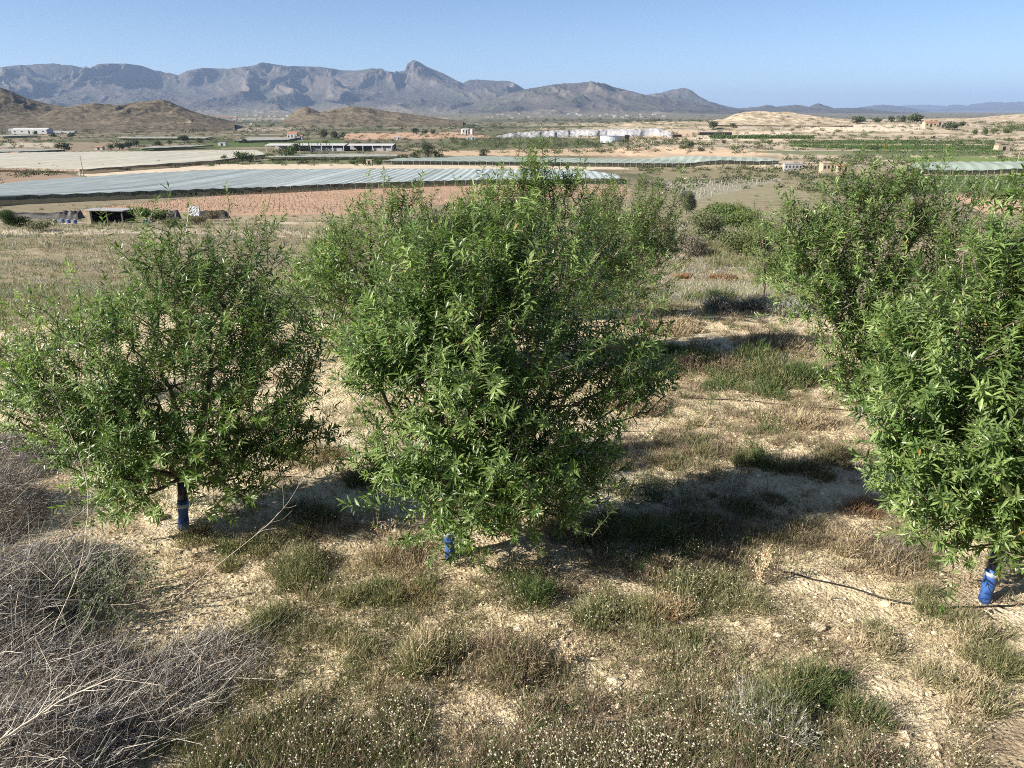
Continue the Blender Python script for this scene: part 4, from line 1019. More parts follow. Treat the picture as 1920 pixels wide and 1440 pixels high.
TR = [
 (120, 285, 18, 27, 'round dark tree alone at the back corner of the white net field', 'tree', DG), (208, 282, 12, 16, 'tree at the left end of the clump behind the white net field', 'tree', DG),
 (224, 281, 17, 20, 'tallest tree of the clump behind the white net field', 'tree', DG), (242, 278, 16, 20, 'third tree in the clump behind the white net field', 'tree', DG), (256, 275, 14, 14, 'tree at the right end of the clump behind the net field', 'tree', DG),
 (100, 257, 8, 15, 'dark bush right of the white warehouse', 'bush', DG), (135, 257, 9, 18, 'second dark bush farther right of the white warehouse', 'bush', DG), (68, 256, 11, 9, 'small dark tree in front of the white warehouse', 'tree', DG),
 (345, 271, 17, 22, 'dark tree in the middle of the plain beside the thin pale nets', 'tree', DG), (374, 269, 10, 12, 'small dark tree right of the one beside the pale nets', 'tree', DG), (318, 271, 9, 9, 'small tree left of the one beside the pale nets', 'tree', MG), (298, 273, 8, 18, 'low bush left of the small trees by the pale nets', 'bush', DG),
 (456, 269, 10, 15, 'dark tree at the end of the pale nets before the farm', 'tree', DG), (425, 304, 14, 20, 'bush at the right end of the white net field', 'bush', MG), (454, 304, 22, 34, 'large bushy tree at the right end of the white net field', 'tree', MG), (472, 303, 14, 18, 'bush leaning on the large bushy tree by the net field', 'bush', MG),
 (508, 299, 12, 22, 'pale bush before the left end of the farm shed', 'bush', LG), (540, 298, 26, 30, 'bushy tree before the left end of the farm shed', 'tree', MG), (556, 290, 22, 18, 'dark tree behind the bushy one at the farm shed', 'tree', DG),
 (608, 262, 22, 22, 'big olive coloured tree behind the farm shed', 'pine', (.09, .085, .04)), (628, 262, 17, 20, 'dark tree right of the olive coloured one behind the shed', 'pine', DG), (643, 260, 12, 14, 'smaller dark tree rightmost behind the farm shed', 'tree', DG),
 (803, 302, 44, 26, 'tall dark tree standing behind the long pale net', 'tree', DG), (780, 303, 20, 26, 'bush left of the tall dark tree behind the net', 'bush', DG), (822, 302, 22, 24, 'bush right of the tall dark tree behind the net', 'bush', MG), (755, 303, 14, 24, 'leftmost bush of the group by the tall dark tree', 'bush', DG),
 (908, 292, 13, 22, 'dark round bush on the reddish strip behind the long net', 'bush', DG), (708, 309, 14, 24, 'green bush right of the small pale hut', 'bush', MG), (678, 308, 13, 24, 'green bush left of the small pale hut', 'bush', MG), (660, 308, 10, 18, 'low bush farther left of the small pale hut', 'bush', MG),
 (780, 253, 13, 20, 'dark tree left of the white silos', 'tree', DG), (797, 253, 11, 16, 'second dark tree nearer the white silos', 'tree', DG), (812, 253, 10, 12, 'small tree right beside the white silos', 'tree', DG),
 (1294, 278, 16, 20, 'dark round bush on the terrace below the grey tank', 'bush', DG), (1313, 284, 8, 14, 'small bush right of the round terrace bush', 'bush', DG), (1336, 243, 17, 22, 'dark tree at the foot of the sandy mesa', 'tree', DG), (1390, 220, 12, 11, 'lone tree on the left end of the sandy mesa', 'tree', DG),
 (1375, 240, 8, 14, 'bush among the sandy slopes under the mesa', 'bush', DG), (1442, 271, 9, 14, 'bush on the terrace below the mesa', 'bush', MG), (1357, 269, 7, 10, 'small bush on the sandy terrace left of the vineyards', 'bush', DG),
 (1607, 232, 15, 28, 'leftmost pine on the sandy ridge, set apart from the others', 'pine', DG), (1643, 231, 10, 18, 'small pine between the leftmost one and the ridge group', 'pine', DG), (1671, 230, 12, 18, 'first pine of the ridge group left of the house', 'pine', DG),
 (1689, 231, 15, 17, 'second pine of the ridge group left of the house', 'pine', DG), (1716, 232, 19, 38, 'biggest pine on the sandy ridge, just left of the house', 'pine', DG), (1779, 243, 14, 32, 'wide dark tree right of the ridge house', 'pine', DG), (1803, 238, 11, 18, 'small tree farther right of the ridge house', 'tree', DG),
 (1846, 256, 16, 14, 'green tree on the slope at far right', 'tree', MG), (1862, 252, 12, 14, 'lighter green tree on the slope at far right', 'tree', LG), (1826, 252, 10, 14, 'bush left of the green slope trees', 'bush', MG), (1880, 279, 10, 18, 'dark bush beside the pale block at far right', 'bush', DG), (1890, 250, 8, 24, 'low scrubby bush near the right edge of the slope', 'bush', MG),
 (1640, 282, 10, 18, 'bush in the middle of the green vineyards', 'bush', DG), (1285, 404, 46, 36, 'round grey green olive tree beyond the end of the gap', 'tree', (.09, .10, .07)), (1335, 418, 30, 60, 'fresh green shrub left of the thin pale almond tree', 'bush', (.10, .14, .04)), (1385, 415, 34, 60, 'second fresh green shrub behind the thin almond tree', 'bush', (.12, .15, .055)),
 (275, 413, 26, 46, 'bright green tree growing against the sheds', 'tree', (.09, .15, .04)), (298, 413, 20, 34, 'lower green shrub joined to the tree at the sheds', 'bush', (.08, .13, .035)), (18, 426, 34, 44, 'dark green bush at the left edge near the sheds', 'bush', (.06, .09, .035)), (45, 424, 20, 34, 'olive bush right of the one at the left edge', 'bush', MG),
 (85, 432, 18, 60, 'grey green scrub in front of the black tarpaulins', 'bush', (.14, .14, .09)), (400, 415, 22, 34, 'brown bush at the right end of the sheds', 'bush', (.15, .12, .08)), (370, 420, 18, 44, 'brown bush in front of the pale sheet', 'bush', (.14, .12, .08)), (320, 425, 16, 50, 'grey bush in front of the dark sheds', 'bush', (.16, .15, .10)),
 (1335, 455, 62, 95, 'pale olive shrub nearest the end of the gap', 'bush', (.13, .145, .075)), (1400, 480, 70, 110, 'broad olive shrub before the thin pale almond tree', 'bush', (.12, .14, .06)), (1300, 480, 44, 70, 'grey brown dry shrub at the left of the olive shrubs', 'bush', (.19, .165, .13)),
 (1455, 530, 70, 80, 'fresh green shrub under the broad right hand crown', 'bush', (.11, .14, .05)), (1370, 425, 40, 120, 'long green thicket behind the olive shrubs', 'bush', (.10, .135, .045)), (1230, 470, 40, 80, 'olive shrub just right of the middle row', 'bush', (.12, .13, .07)),
 (1850, 455, 50, 80, 'grey dry shrub beyond the right edge trees', 'bush', (.20, .18, .13)), (1460, 455, 40, 80, 'olive scrub behind the thin pale almond tree', 'bush', (.15, .15, .08)),
]
for i, (px, py, h, w, lab, kind, col) in enumerate(TR):
    big = h > 30
    blobtree(px, py, h, w, lab, kind, i, col, None, nleaf=9000 if big and py > 380 else 3200 if big else 1300 if py > 380 else 460)
for i in range(11):
    blobtree(563 + i * 5.6, 284, 19 - (i % 3) * 3, 4.2, 'narrow dark cypress in the row before the farm shed', 'cypress', 80 + i, DG, 'row of cypresses before the farm shed', nleaf=120)

def scrub(name, n, r0, r1, seed, smin, smax, cols, mask=None, azl=38):
    rg = np.random.default_rng(seed); u = rg.uniform(size=n); r = r0 * (r1 / r0) ** u; a = np.radians(rg.uniform(-azl, azl, n))
    x, y = r * np.sin(a), r * np.cos(a)
    k = fbm(x / 60 + 3, y / 60, seed, 4) + rg.normal(size=n) * .15 > -.02
    if mask is not None: k &= mask(x, y)
    x, y, r = x[k], y[k], r[k]; n = len(x); nl = 46
    s = rg.uniform(smin, smax, n) * np.clip(r / 300, .4, 1.5) ** .4
    i = np.repeat(np.arange(n), nl); dd = unit(rg.normal(size=(len(i), 3))); dd[:, 2] = np.abs(dd[:, 2])
    P = np.stack([x, y, hz(x, y)], 1)[i] + dd * s[i][:, None] * rg.uniform(.35, 1.1, (len(i), 1)) * [1.25, 1.25, .9]
    c = np.array(cols)[rg.integers(0, len(cols), n)][i] * rg.uniform(.65, 1.4, (len(i), 1))
    ac = Acc(); q = s[i] * rg.uniform(.18, .4, len(i)); leaves(ac, P, unit(rg.normal(size=(len(i), 3))), dd, q, q * .8, c, 1)
    tag(ac.build(name, M['far_leaf']), kind='stuff')
NETPX = []
def clear(x, y):
    px, py = proj(x, y, hz(x, y, False)); k = np.ones(len(x), bool)
    for p in NETPX: k &= ~inpoly(px, py, p)
    return k
NETPX += [[(0, 375), (0, 335), (150, 325), (380, 312), (1200, 312), (1200, 345), (640, 355)], [(0, 318), (0, 280), (500, 272), (500, 305)], [(700, 310), (720, 288), (1470, 288), (1470, 306)], FIELDS[1][0],
          [(1700, 330), (1700, 300), (1920, 300), (1920, 330)], FIELDS[18][0], FIELDS[16][0]]
scrub('scrub', 11000, 300, 2600, 901, .9, 3.0, [DG, MG, (.12, .11, .07)], clear)
scrub('scrub', 900, 105, 330, 902, .25, .8, [(.13, .13, .08), MG, (.18, .15, .1)], clear)
scrub('scrub', 4200, 430, 1300, 903, .7, 1.9, [DG, MG, (.14, .13, .08)], lambda x, y: clear(x, y) & (x > y * .12))
scrub('distant_trees', 2600, 1300, 7000, 904, 2.5, 6, [DG, (.06, .07, .035)])
# the orchard block behind the tank
def grove(poly, z, n, s, name, lab, col, seed):
    rg = np.random.default_rng(seed); P = np.array(poly, float); ac = Acc(); k = 0
    pts = []
    while len(pts) < n:
        a, b = rg.uniform(P[:, 0].min(), P[:, 0].max()), rg.uniform(P[:, 1].min(), P[:, 1].max())
        if inpoly(np.array([a]), np.array([b]), poly)[0]: pts.append(on(a, b))
    pts = np.array(pts); nl = 60; i = np.repeat(np.arange(n), nl); dd = unit(rg.normal(size=(len(i), 3))); ss = rg.uniform(.7, 1.3, n)[i] * s
    Q = pts[i] + dd * ss[:, None] * [1, 1, .8] + np.array([0, 0, 1.0]) * ss[:, None] * .8
    q = ss * rg.uniform(.2, .4, len(i)); leaves(ac, Q, unit(rg.normal(size=(len(i), 3))), dd, q, q * .8, np.array(col) * rg.uniform(.6, 1.5, (len(i), 1)), 1)
    o = ac.build(name, M['far_leaf']); tag(o, lab, 'orchard', kind='stuff')
grove([(840, 262), (940, 256), (1130, 257), (1290, 262), (1280, 276), (860, 278)], 0, 420, 1.9, 'distant_orchard', 'dark orchard trees massed in front of the white spoil heap', (.065, .08, .035), 911)
grove([(0, 222), (70, 222), (150, 226), (120, 237), (0, 240)], 0, 260, 4, 'distant_orchard', 'dark tree plantation at the foot of the left hill', (.05, .07, .035), 912)
grove([(1860, 238), (2000, 236), (2000, 248), (1870, 250)], 0, 90, 2.6, 'distant_orchard', 'green thicket on the slope at the right edge', (.08, .10, .04), 913)

# ------------------------------------------------------------------ crop nets
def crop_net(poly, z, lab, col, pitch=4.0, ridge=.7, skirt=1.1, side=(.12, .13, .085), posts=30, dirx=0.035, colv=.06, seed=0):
    """poly: outline in photo pixels of the net roof at height z; rows run away from the viewer"""
    rg = np.random.default_rng(seed); W_ = np.array([onh(a, b, 2.3) for a, b in poly]); o = W_.mean(0); o[2] -= 3
    root = thing('crop_net', o, lab, 'crop net')
    # shear so rows are along Y'
    S = W_.copy(); S[:, 0] = W_[:, 0] - dirx * W_[:, 1]
    def ext(x):
        ys = []
        for i in range(len(S)):
            a, b = S[i], S[(i + 1) % len(S)]
            if (a[0] - x) * (b[0] - x) <= 0 and a[0] != b[0]: ys.append(a[1] + (b[1] - a[1]) * (x - a[0]) / (b[0] - a[0]))
        return (min(ys), max(ys)) if len(ys) >= 2 else None
    x0, x1 = S[:, 0].min() + .01, S[:, 0].max() - .01; n = max(2, int((x1 - x0) / pitch)); xs = np.linspace(x0, x1, n * 2 + 1)
    ac = Acc(); sk = Acc(); pp = Acc(); prev = None; nseg = 8
    for k, x in enumerate(xs):
        e = ext(x)
        if e is None: prev = None; continue
        f = np.linspace(0, 1, nseg); y = e[0] + (e[1] - e[0]) * f; zz = hz(x + dirx * y, y, False) + 2.3 + (ridge if k % 2 else 0) + rg.normal(size=nseg) * ridge * .10
        cur = np.stack([x + dirx * y, y, zz], 1) - o
        if prev is not None:
            v = np.concatenate([prev, cur]); j = np.arange(nseg - 1)
            c = np.array(col) * (1 + rg.normal() * colv) * (1.0 if k % 2 else .93)  # shade painted in: ridge sides turned away from the sun get a darker tone
            ac.add(v, np.stack([j, nseg + j, nseg + j + 1, j + 1], 1), None, c)
            for end in (0, -1):
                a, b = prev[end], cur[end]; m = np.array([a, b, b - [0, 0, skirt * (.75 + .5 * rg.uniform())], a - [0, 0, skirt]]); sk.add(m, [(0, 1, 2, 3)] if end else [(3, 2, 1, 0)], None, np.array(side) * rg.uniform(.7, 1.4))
        prev = cur
    ac.build('net_roof', M['net'], root); sk.build('net_skirt', M['skirt'], root)
    # posts along the near edge
    xs = np.linspace(x0, x1, posts); A = []; 
    for x in xs:
        e = ext(x)
        if e: A.append((x + dirx * e[0], e[0] - .3, float(hz(x + dirx * e[0], e[0], False)) + 2.4))
    A = np.array(A) - o; B = A.copy(); B[:, 2] = hz(A[:, 0] + o[0], A[:, 1] + o[1]) - o[2] - .2
    for a, b in zip(A, B):
        pp = Acc(); tubes(pp, a[None], b[None], .07, .08, 5); pp.build('post', M['post'], root)
    return root
crop_net([(-120, 374), (0, 369), (250, 360), (470, 352), (640, 345), (800, 340), (930, 337), (1170, 335), (1160, 328), (1090, 318), (930, 317), (640, 317), (450, 318), (380, 320), (250, 326), (150, 333), (60, 339), (0, 345), (-120, 355)], -23.0,
         'long striped blue grey net over vines, nearest of the nets', (.50, .57, .57), pitch=3.6, ridge=.26, posts=60, colv=.10, seed=1)
crop_net([(-120, 314), (0, 315), (155, 318), (300, 308), (400, 301), (440, 297), (500, 290), (480, 281), (300, 284), (120, 285), (0, 287), (-120, 289)], -25.0,
         'large creamy white net field in the left of the plain', (.72, .70, .58), pitch=5, ridge=.25, posts=40, side=(.26, .21, .16), dirx=.2, colv=.05, seed=2)
crop_net([(718, 302), (860, 303), (1000, 304), (1460, 303), (1440, 297), (1300, 293), (900, 293), (750, 296)], -24.4,
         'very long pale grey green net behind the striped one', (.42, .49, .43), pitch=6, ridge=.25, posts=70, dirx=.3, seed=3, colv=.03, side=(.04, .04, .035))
crop_net([(1700, 317), (1920, 318), (2060, 318), (2050, 303), (1920, 303), (1720, 304)], -24.2,
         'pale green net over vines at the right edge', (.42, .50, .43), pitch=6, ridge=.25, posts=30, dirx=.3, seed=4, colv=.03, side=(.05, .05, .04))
crop_net([(-60, 286), (0, 285), (50, 284), (120, 281), (110, 279), (0, 279), (-60, 279)], -25.5, 'narrow white net strip behind the creamy net field', (.47, .47, .41), pitch=6, ridge=.2, posts=6, seed=5, dirx=.3)
crop_net([(178, 233), (315, 233), (318, 230.5), (180, 230.5)], -24, 'thin pale net line below the two rounded brown hills', (.47, .47, .41), pitch=12, ridge=.2, posts=4, seed=6)
crop_net([(215, 259), (385, 259), (400, 256.5), (230, 256.5)], -25, 'thin white net strip behind the dark plain trees', (.47, .47, .41), pitch=8, ridge=.2, posts=4, seed=7)
crop_net([(258, 279), (360, 275), (400, 272), (290, 274)], -25.4, 'short pale net between two rows of plain trees', (.47, .47, .41), pitch=6, ridge=.2, posts=4, seed=8)
crop_net([(440, 264), (540, 262), (560, 258), (470, 257)], -25, 'cream net patch left of the white farmhouse', (.47, .47, .41), pitch=6, ridge=.2, posts=4, seed=9)
crop_net([(490, 295), (640, 294), (745, 293), (745, 289), (640, 288), (520, 291)], -26.3, 'low pale plastic field in front of the long farm shed', (.47, .47, .41), pitch=6, ridge=.12, posts=3, seed=10)
crop_net([(0, 256), (70, 254), (70, 252.5), (0, 253)], -25, 'thin white strip below the white warehouse', (.47, .47, .41), pitch=8, ridge=.2, posts=3, seed=11)
crop_net([(400, 220), (444, 220.5), (444, 218), (404, 217.5)], -24, 'reddish net patch at the end of the brown hill', (.42, .26, .22), pitch=25, ridge=.2, posts=3, seed=12)

# ------------------------------------------------------------------ vine rows
def vine_rows(poly, ys, col, lab, grp, xs_px, h=.6, step=1.5, leafw=.35, nl=7, posts=None, seed=0, slope=0.0):
    rg = np.random.default_rng(seed)
    for ri, y in enumerate(ys):
        xr = np.arange(-260, 420, step); yy = y + slope * xr; z = hz(xr, np.full(len(xr), 1.) * yy)
        px, py = proj(xr, yy, z); k = inpoly(px, py, poly)
        if k.sum() < 4: continue
        X, Y, Z = xr[k], yy[k], z[k]; o = np.array([X[0], Y[0], Z[0]]); n = len(X); i = np.repeat(np.arange(n), nl)
        P = np.stack([X, Y, Z], 1)[i] - o + rg.normal(size=(len(i), 3)) * [step * .28, .15, h * .25] + [0, 0, h * .6]
        P[:, 2] = np.maximum(P[:, 2], P[:, 2] * 0 + (Z[i] - o[2]) + .03)
        s = leafw * rg.uniform(.6, 1.3, len(i)); ac = Acc()
        leaves(ac, P, unit(rg.normal(size=(len(i), 3))), rg.normal(size=(len(i), 3)) + [0, 0, .5], s, s * .7, np.array(col) * rg.uniform(.6, 1.4, (len(i), 1)), 1)
        root = thing('vine_row', o, lab, 'vine row', grp); ac.build('foliage', M['far_leaf'], root)
        if posts:
            A = (np.stack([X, Y, Z], 1) - o)[::posts[0]]; B = A + [0, 0, posts[1]]; pp = Acc(); tubes(pp, A, B, posts[2], posts[2], 4, posts[3]); tag(pp.build('post', M['twig'], root), kind='stuff')
vine_rows(FIELDS[1][0], np.arange(150, 360, 5.2), (.13, .09, .055), 'row of small bare young vines on the reddish plot below the striped net', 'young vine rows on the reddish plot', 0, h=.8, step=1.5, leafw=.26, nl=5, posts=(2, 1.0, .05, (.30, .25, .2)), seed=31, slope=.05)
GV = [(1480, 262), (1860, 262), (1870, 300), (1480, 284)]
vine_rows([(1480, 264), (1865, 265), (1865, 270), (1480, 270)], np.arange(480, 760, 4), (.06, .10, .03), 'dark green vine row in the topmost strip of the right terraces', 'vine rows in the topmost strip', 0, h=.9, step=2.2, leafw=.8, nl=9, seed=32)
vine_rows([(1480, 271.5), (1865, 272), (1860, 281), (1650, 281), (1480, 275)], np.arange(430, 640, 4), (.07, .125, .03), 'dark green vine row in the second strip of the right terraces', 'vine rows in the second strip', 0, h=.9, step=2.2, leafw=.8, nl=9, seed=37)
vine_rows([(1600, 284), (1880, 283), (1880, 293), (1600, 293)], np.arange(380, 560, 4), (.085, .125, .04), 'green vine row in the wide third strip of the right terraces', 'vine rows in the third strip', 0, h=.9, step=2.0, leafw=.75, nl=9, seed=38)
vine_rows([(1660, 295), (1920, 295), (1920, 303), (1700, 303)], np.arange(340, 480, 4), (.11, .17, .045), 'bright green vine row right behind the right edge net', 'bright vine rows behind the right edge net', 0, h=1.4, step=1.8, leafw=.9, nl=9, seed=33)
vine_rows(FIELDS[16][0], np.arange(240, 420, 5), (.095, .14, .04), 'green vine row with pale posts below the right edge net', 'posted vine rows below the right edge net', 0, h=1.3, step=1.6, leafw=.6, nl=8, posts=(3, 1.7, .055, (.42, .40, .34)), seed=34)
vine_rows(FIELDS[15][0], np.arange(60, 420, 6.0), (.12, .12, .07), 'sparse vine row with grey posts beyond the end of the gap', 'sparse vine rows beyond the gap', 0, h=1.0, step=1.5, leafw=.35, nl=5, posts=(3, 1.7, .07, (.42, .40, .36)), seed=35, slope=-.5)
vine_rows([(1330, 256), (1525, 257), (1525, 260.5), (1330, 260)], np.arange(540, 860, 5), (.06, .10, .03), 'green vine row left under the sandy mesa', 'vine rows under the mesa', 0, h=1.8, step=2.4, leafw=1.3, nl=10, seed=36)

# ------------------------------------------------------------------ buildings
def mkpart(root, name, mat, fn): 
    ac = Acc(); fn(ac); return ac.build(name, mat, root)
def scale_at(o): return (o[1] * cp - (o[2] - CAMZ) * sp) / FPX
def building(px, py, wpx, hpx, lab, cat='building', name='building', wall='white', roof='roof', depth=.6, win=3, pitched=True, winmat='dark', over=.3, group=None, door=True):
    o = on(px, py); sc = scale_at(o); w = wpx * sc; h = hpx * sc; d = w * depth
    root = thing(name, o, lab, cat, group); eh = h * (.72 if pitched else .93)
    def walls(a):
        box(a, (0, d / 2, eh / 2 - .3), (w, d, eh + .6))
        if pitched:
            t = .06 * w
            v = [(-w / 2, .02, eh), (w / 2, .02, eh), (-w / 2, d - .02, eh), (w / 2, d - .02, eh), (-w / 2, d / 2, h - .15), (w / 2, d / 2, h - .15)]
            a.add(v, None, [(0, 4, 2), (1, 3, 5)])
    mkpart(root, 'wall', M[wall], walls)
    def rf(a):
        if pitched:
            e = over
            v = [(-w / 2 - e, -e, eh), (w / 2 + e, -e, eh), (w / 2 + e, d / 2, h), (-w / 2 - e, d / 2, h), (-w / 2 - e, d + e, eh), (w / 2 + e, d + e, eh)]
            vv = v + [(x, y, z + .18) for x, y, z in v]
            a.add(vv, [(6, 7, 8, 9), (9, 8, 11, 10), (3, 2, 1, 0), (4, 5, 2, 3), (0, 1, 7, 6), (5, 4, 10, 11), (1, 2, 8, 7), (2, 5, 11, 8), (3, 0, 6, 9), (4, 3, 9, 10)])
        else: box(a, (0, d / 2, eh + .1), (w + over, d + over, .25))
    mkpart(root, 'roof', M[roof], rf)
    for k in range(win):
        x = -w / 2 + w * (k + .5) / win
        mkpart(root, 'door' if (door and k == win // 2) else 'window', M[winmat], lambda a: box(a, (x, -.03, (eh * .42 if (door and k == win // 2) else eh * .58)), (min(w / win * .4, 2), .08, eh * (.8 if (door and k == win // 2) else .34))))
    return root
building(55, 251, 66, 10, 'long white warehouse on the plain at far left', 'warehouse', 'warehouse', 'white', 'white', .35, 5, True)
building(22, 247, 12, 5, 'small grey annex on the left end of the white warehouse', 'shed', 'shed', 'grey', 'roof', .6, 1)
building(109, 250, 60, 4, 'low pale sheds in line right of the white warehouse', 'shed', 'shed', 'white', 'roof', .2, 4)
building(548, 262, 18, 14, 'white two storey farmhouse behind the left end of the farm shed', 'house', 'house', 'white', 'tile', .7, 3, True)
building(560, 262, 14, 8, 'low white wing right beside the two storey farmhouse', 'house', 'house', 'white', 'tile', .7, 2, True)
building(872, 253, 10, 12, 'square white block left of the white silos', 'building', 'building', 'white', 'white', 1, 2, False)
building(729, 283, 16, 9, 'white hut at the right end of the long farm shed', 'hut', 'hut', 'white', 'roof', .6, 1, False)
building(692, 309, 11, 9, 'small pale hut between two green bushes', 'hut', 'hut', 'wall', 'wall', .8, 1, False)
building(1487, 319, 33, 11, 'roofless grey ruin with a row of openings', 'ruin', 'ruin', 'grey', 'grey', .3, 5, False, door=False)
building(1556, 323, 28, 17, 'ochre ruined farmhouse with small windows beyond the broad right hand tree', 'ruin', 'ruin', 'wall', 'wall', .7, 4, False)
building(1580, 322, 20, 13, 'lower wing of the ochre ruined farmhouse', 'ruin', 'ruin', 'wall', 'tile', .7, 2, True)
building(1745, 239, 22, 11, 'beige house on the sandy ridge beside the biggest pine', 'house', 'house', 'wall', 'tile', .6, 3, True)
building(1757, 237, 18, 8, 'low beige extension right of the ridge house', 'house', 'house', 'wall', 'wall', .6, 2, False)
building(1882, 283, 22, 10, 'pale windowless block on the slope at far right', 'building', 'building', 'wall', 'wall', .7, 1, False)
building(744, 262, 14, 5, 'white walled shed in front of the silos', 'shed', 'shed', 'white', 'white', .6, 2, False)
building(883, 262, 18, 5, 'low white store below the silos', 'shed', 'shed', 'white', 'white', .6, 2, False)
building(1342, 254, 60, 6, 'long dark panelled barn at the end of the spoil heap', 'barn', 'barn', 'dark', 'roof', .2, 3, False, door=False)
building(1270, 258, 16, 5, 'small dark barn right of the spoil heap', 'barn', 'barn', 'dark', 'tile', .5, 2, False, door=False)
building(416, 273, 14, 5, 'small white hut beside the dark tree on the plain', 'hut', 'hut', 'white', 'white', .7, 1, False)
building(185, 281, 14, 6, 'white hut left of the dark tree clump', 'hut', 'hut', 'white', 'tile', .7, 1, True)
building(27, 291, 14, 5, 'brown hut behind the creamy net field', 'hut', 'hut', 'wall', 'tile', .7, 1, True)
# open fronted farm shed with columns
def farm_shed(px0, px1, py, hpx, lab, n):
    o = on(px0, py); o1 = on(px1, py); o1[1] = o[1]; sc = scale_at(o); w = (px1 - px0) * sc; h = hpx * sc; d = 26
    root = thing('farm_shed', o, lab, 'shed')
    mkpart(root, 'roof', M['white'], lambda a: a.add([(-1, -1, h * .82), (w + 1, -1, h * .82), (w + 1, d / 2, h), (-1, d / 2, h), (-1, d, h * .82), (w + 1, d, h * .82), (-1, -1, h * .82 - .3), (w + 1, -1, h * .82 - .3)],
           [(0, 1, 2, 3), (3, 2, 5, 4), (6, 7, 1, 0)]))
    mkpart(root, 'wall', M['grey'], lambda a: (box(a, (w / 2, d, h * .4 - .5), (w, .3, h * .8 + 1)), box(a, (w * .78, .5, h * .25), (w * .4, .4, h * .5))))
    for k in range(n):
        x = w * k / (n - 1); mkpart(root, 'column', M['white'], lambda a: box(a, (x, -.5, h * .41 - .5), (.6, .6, h * .82 + 1)))
farm_shed(500, 645, 284, 13, 'long open farm shed with pale roof and white columns', 8)
farm_shed(645, 735, 283, 12, 'second open shed joined to the right end of the long one', 6)
# silos and tank
def tank(px, py, wpx, hpx, lab, name, mat, dome=True):
    o = on(px, py); sc = scale_at(o); r = wpx * sc / 2; h = hpx * sc; root = thing(name, o, lab, name.replace('_', ' '))
    mkpart(root, 'tank_wall', mat, lambda a: polytube(a, [(0, r, -.5), (0, r, h * .5), (0, r, h)], r, 28))
    def top(a):
        th = np.arange(28) / 28 * 2 * math.pi; v = [(0, r, h + (r * .35 if dome else .5))] + [(1.04 * r * math.cos(t), r + 1.04 * r * math.sin(t), h + .05) for t in th]
        a.add(v, None, [(0, 1 + k, 1 + (k + 1) % 28) for k in range(28)])
    mkpart(root, 'tank_roof', mat, top)
tank(868, 252, 7, 9, 'left one of the white farm silos', 'silo', M['white'])
tank(877, 252, 7, 10, 'middle one of the white farm silos', 'silo', M['white'])
tank(885, 252, 7, 9, 'right one of the white farm silos', 'silo', M['white'])
tank(1148, 267, 42, 11, 'wide grey steel water tank below the white spoil heap', 'water_tank', M['steel'], False)
building(1176, 264, 8, 10, 'dark pump hut against the right side of the steel tank', 'hut', 'hut', 'dark', 'dark', 1, 1, False, door=False)
# little white houses of the far town
rg = np.random.default_rng(77)
def hamlet(n, x0, x1, y0, y1, lab, grp, smin=3, smax=8, zmat=('white', 'wall', 'white')):
    for k in range(n):
        px, py = rg.uniform(x0, x1), rg.uniform(y0, y1)
        building(px, py, rg.uniform(smin, smax), rg.uniform(1.6, 2.8), lab, 'house', 'house', zmat[k % 3], ('tile', 'roof', 'white')[k % 3], .8, 1, True, group=grp, door=False)
hamlet(22, 655, 760, 226, 232, 'small pale house in the hamlet under the low tan hill', 'houses of the hamlet under the tan hill', 3, 8)
hamlet(34, 860, 1260, 212, 222, 'tiny pale house of the far town below the mountains', 'houses of the far town', 3, 7)
hamlet(14, 440, 560, 218, 228, 'tiny pale house on the plain between the brown hills', 'houses between the brown hills', 3, 6)
hamlet(10, 250, 480, 226, 250, 'tiny white house scattered over the left plain', 'houses scattered over the left plain', 3, 6)

# utility poles
def pole(px, py, hpx, lab, cross=True):
    o = on(px, py); sc = scale_at(o); h = hpx * sc; root = thing('utility_pole', o, lab, 'pole')
    mkpart(root, 'shaft', M['wall'], lambda a: polytube(a, [(0, 0, -.4), (0, 0, h * .5), (0, 0, h)], [.22, .18, .13], 8))
    mkpart(root, 'crossarm', M['post'], lambda a: box(a, (0, -.16, h * .97), (2.4, .14, .16)))
    return root
pole(157, 331, 37, 'concrete utility pole with a crossarm at the corner of the white net field')
pole(478, 302, 26, 'thin utility pole by the bushes right of the white net field')
pole(898, 306, 22, 'thin utility pole standing before the long pale net')
pole(1381, 274, 22, 'utility pole on the sandy terraces left of the vineyards')
pole(1908, 304, 20, 'utility pole at the right edge behind the net')
pole(1137, 300, 20, 'utility pole right of the middle tree top')
# post beside the pole
o = on(150, 331); root = thing('gate_post', o, 'short white post left of the corner utility pole', 'post')
mkpart(root, 'shaft', M['white'], lambda a: box(a, (0, 0, 1.1), (.8, .5, 2.6))); mkpart(root, 'cap', M['post'], lambda a: box(a, (0, 0, 2.46), (.95, .65, .12)))

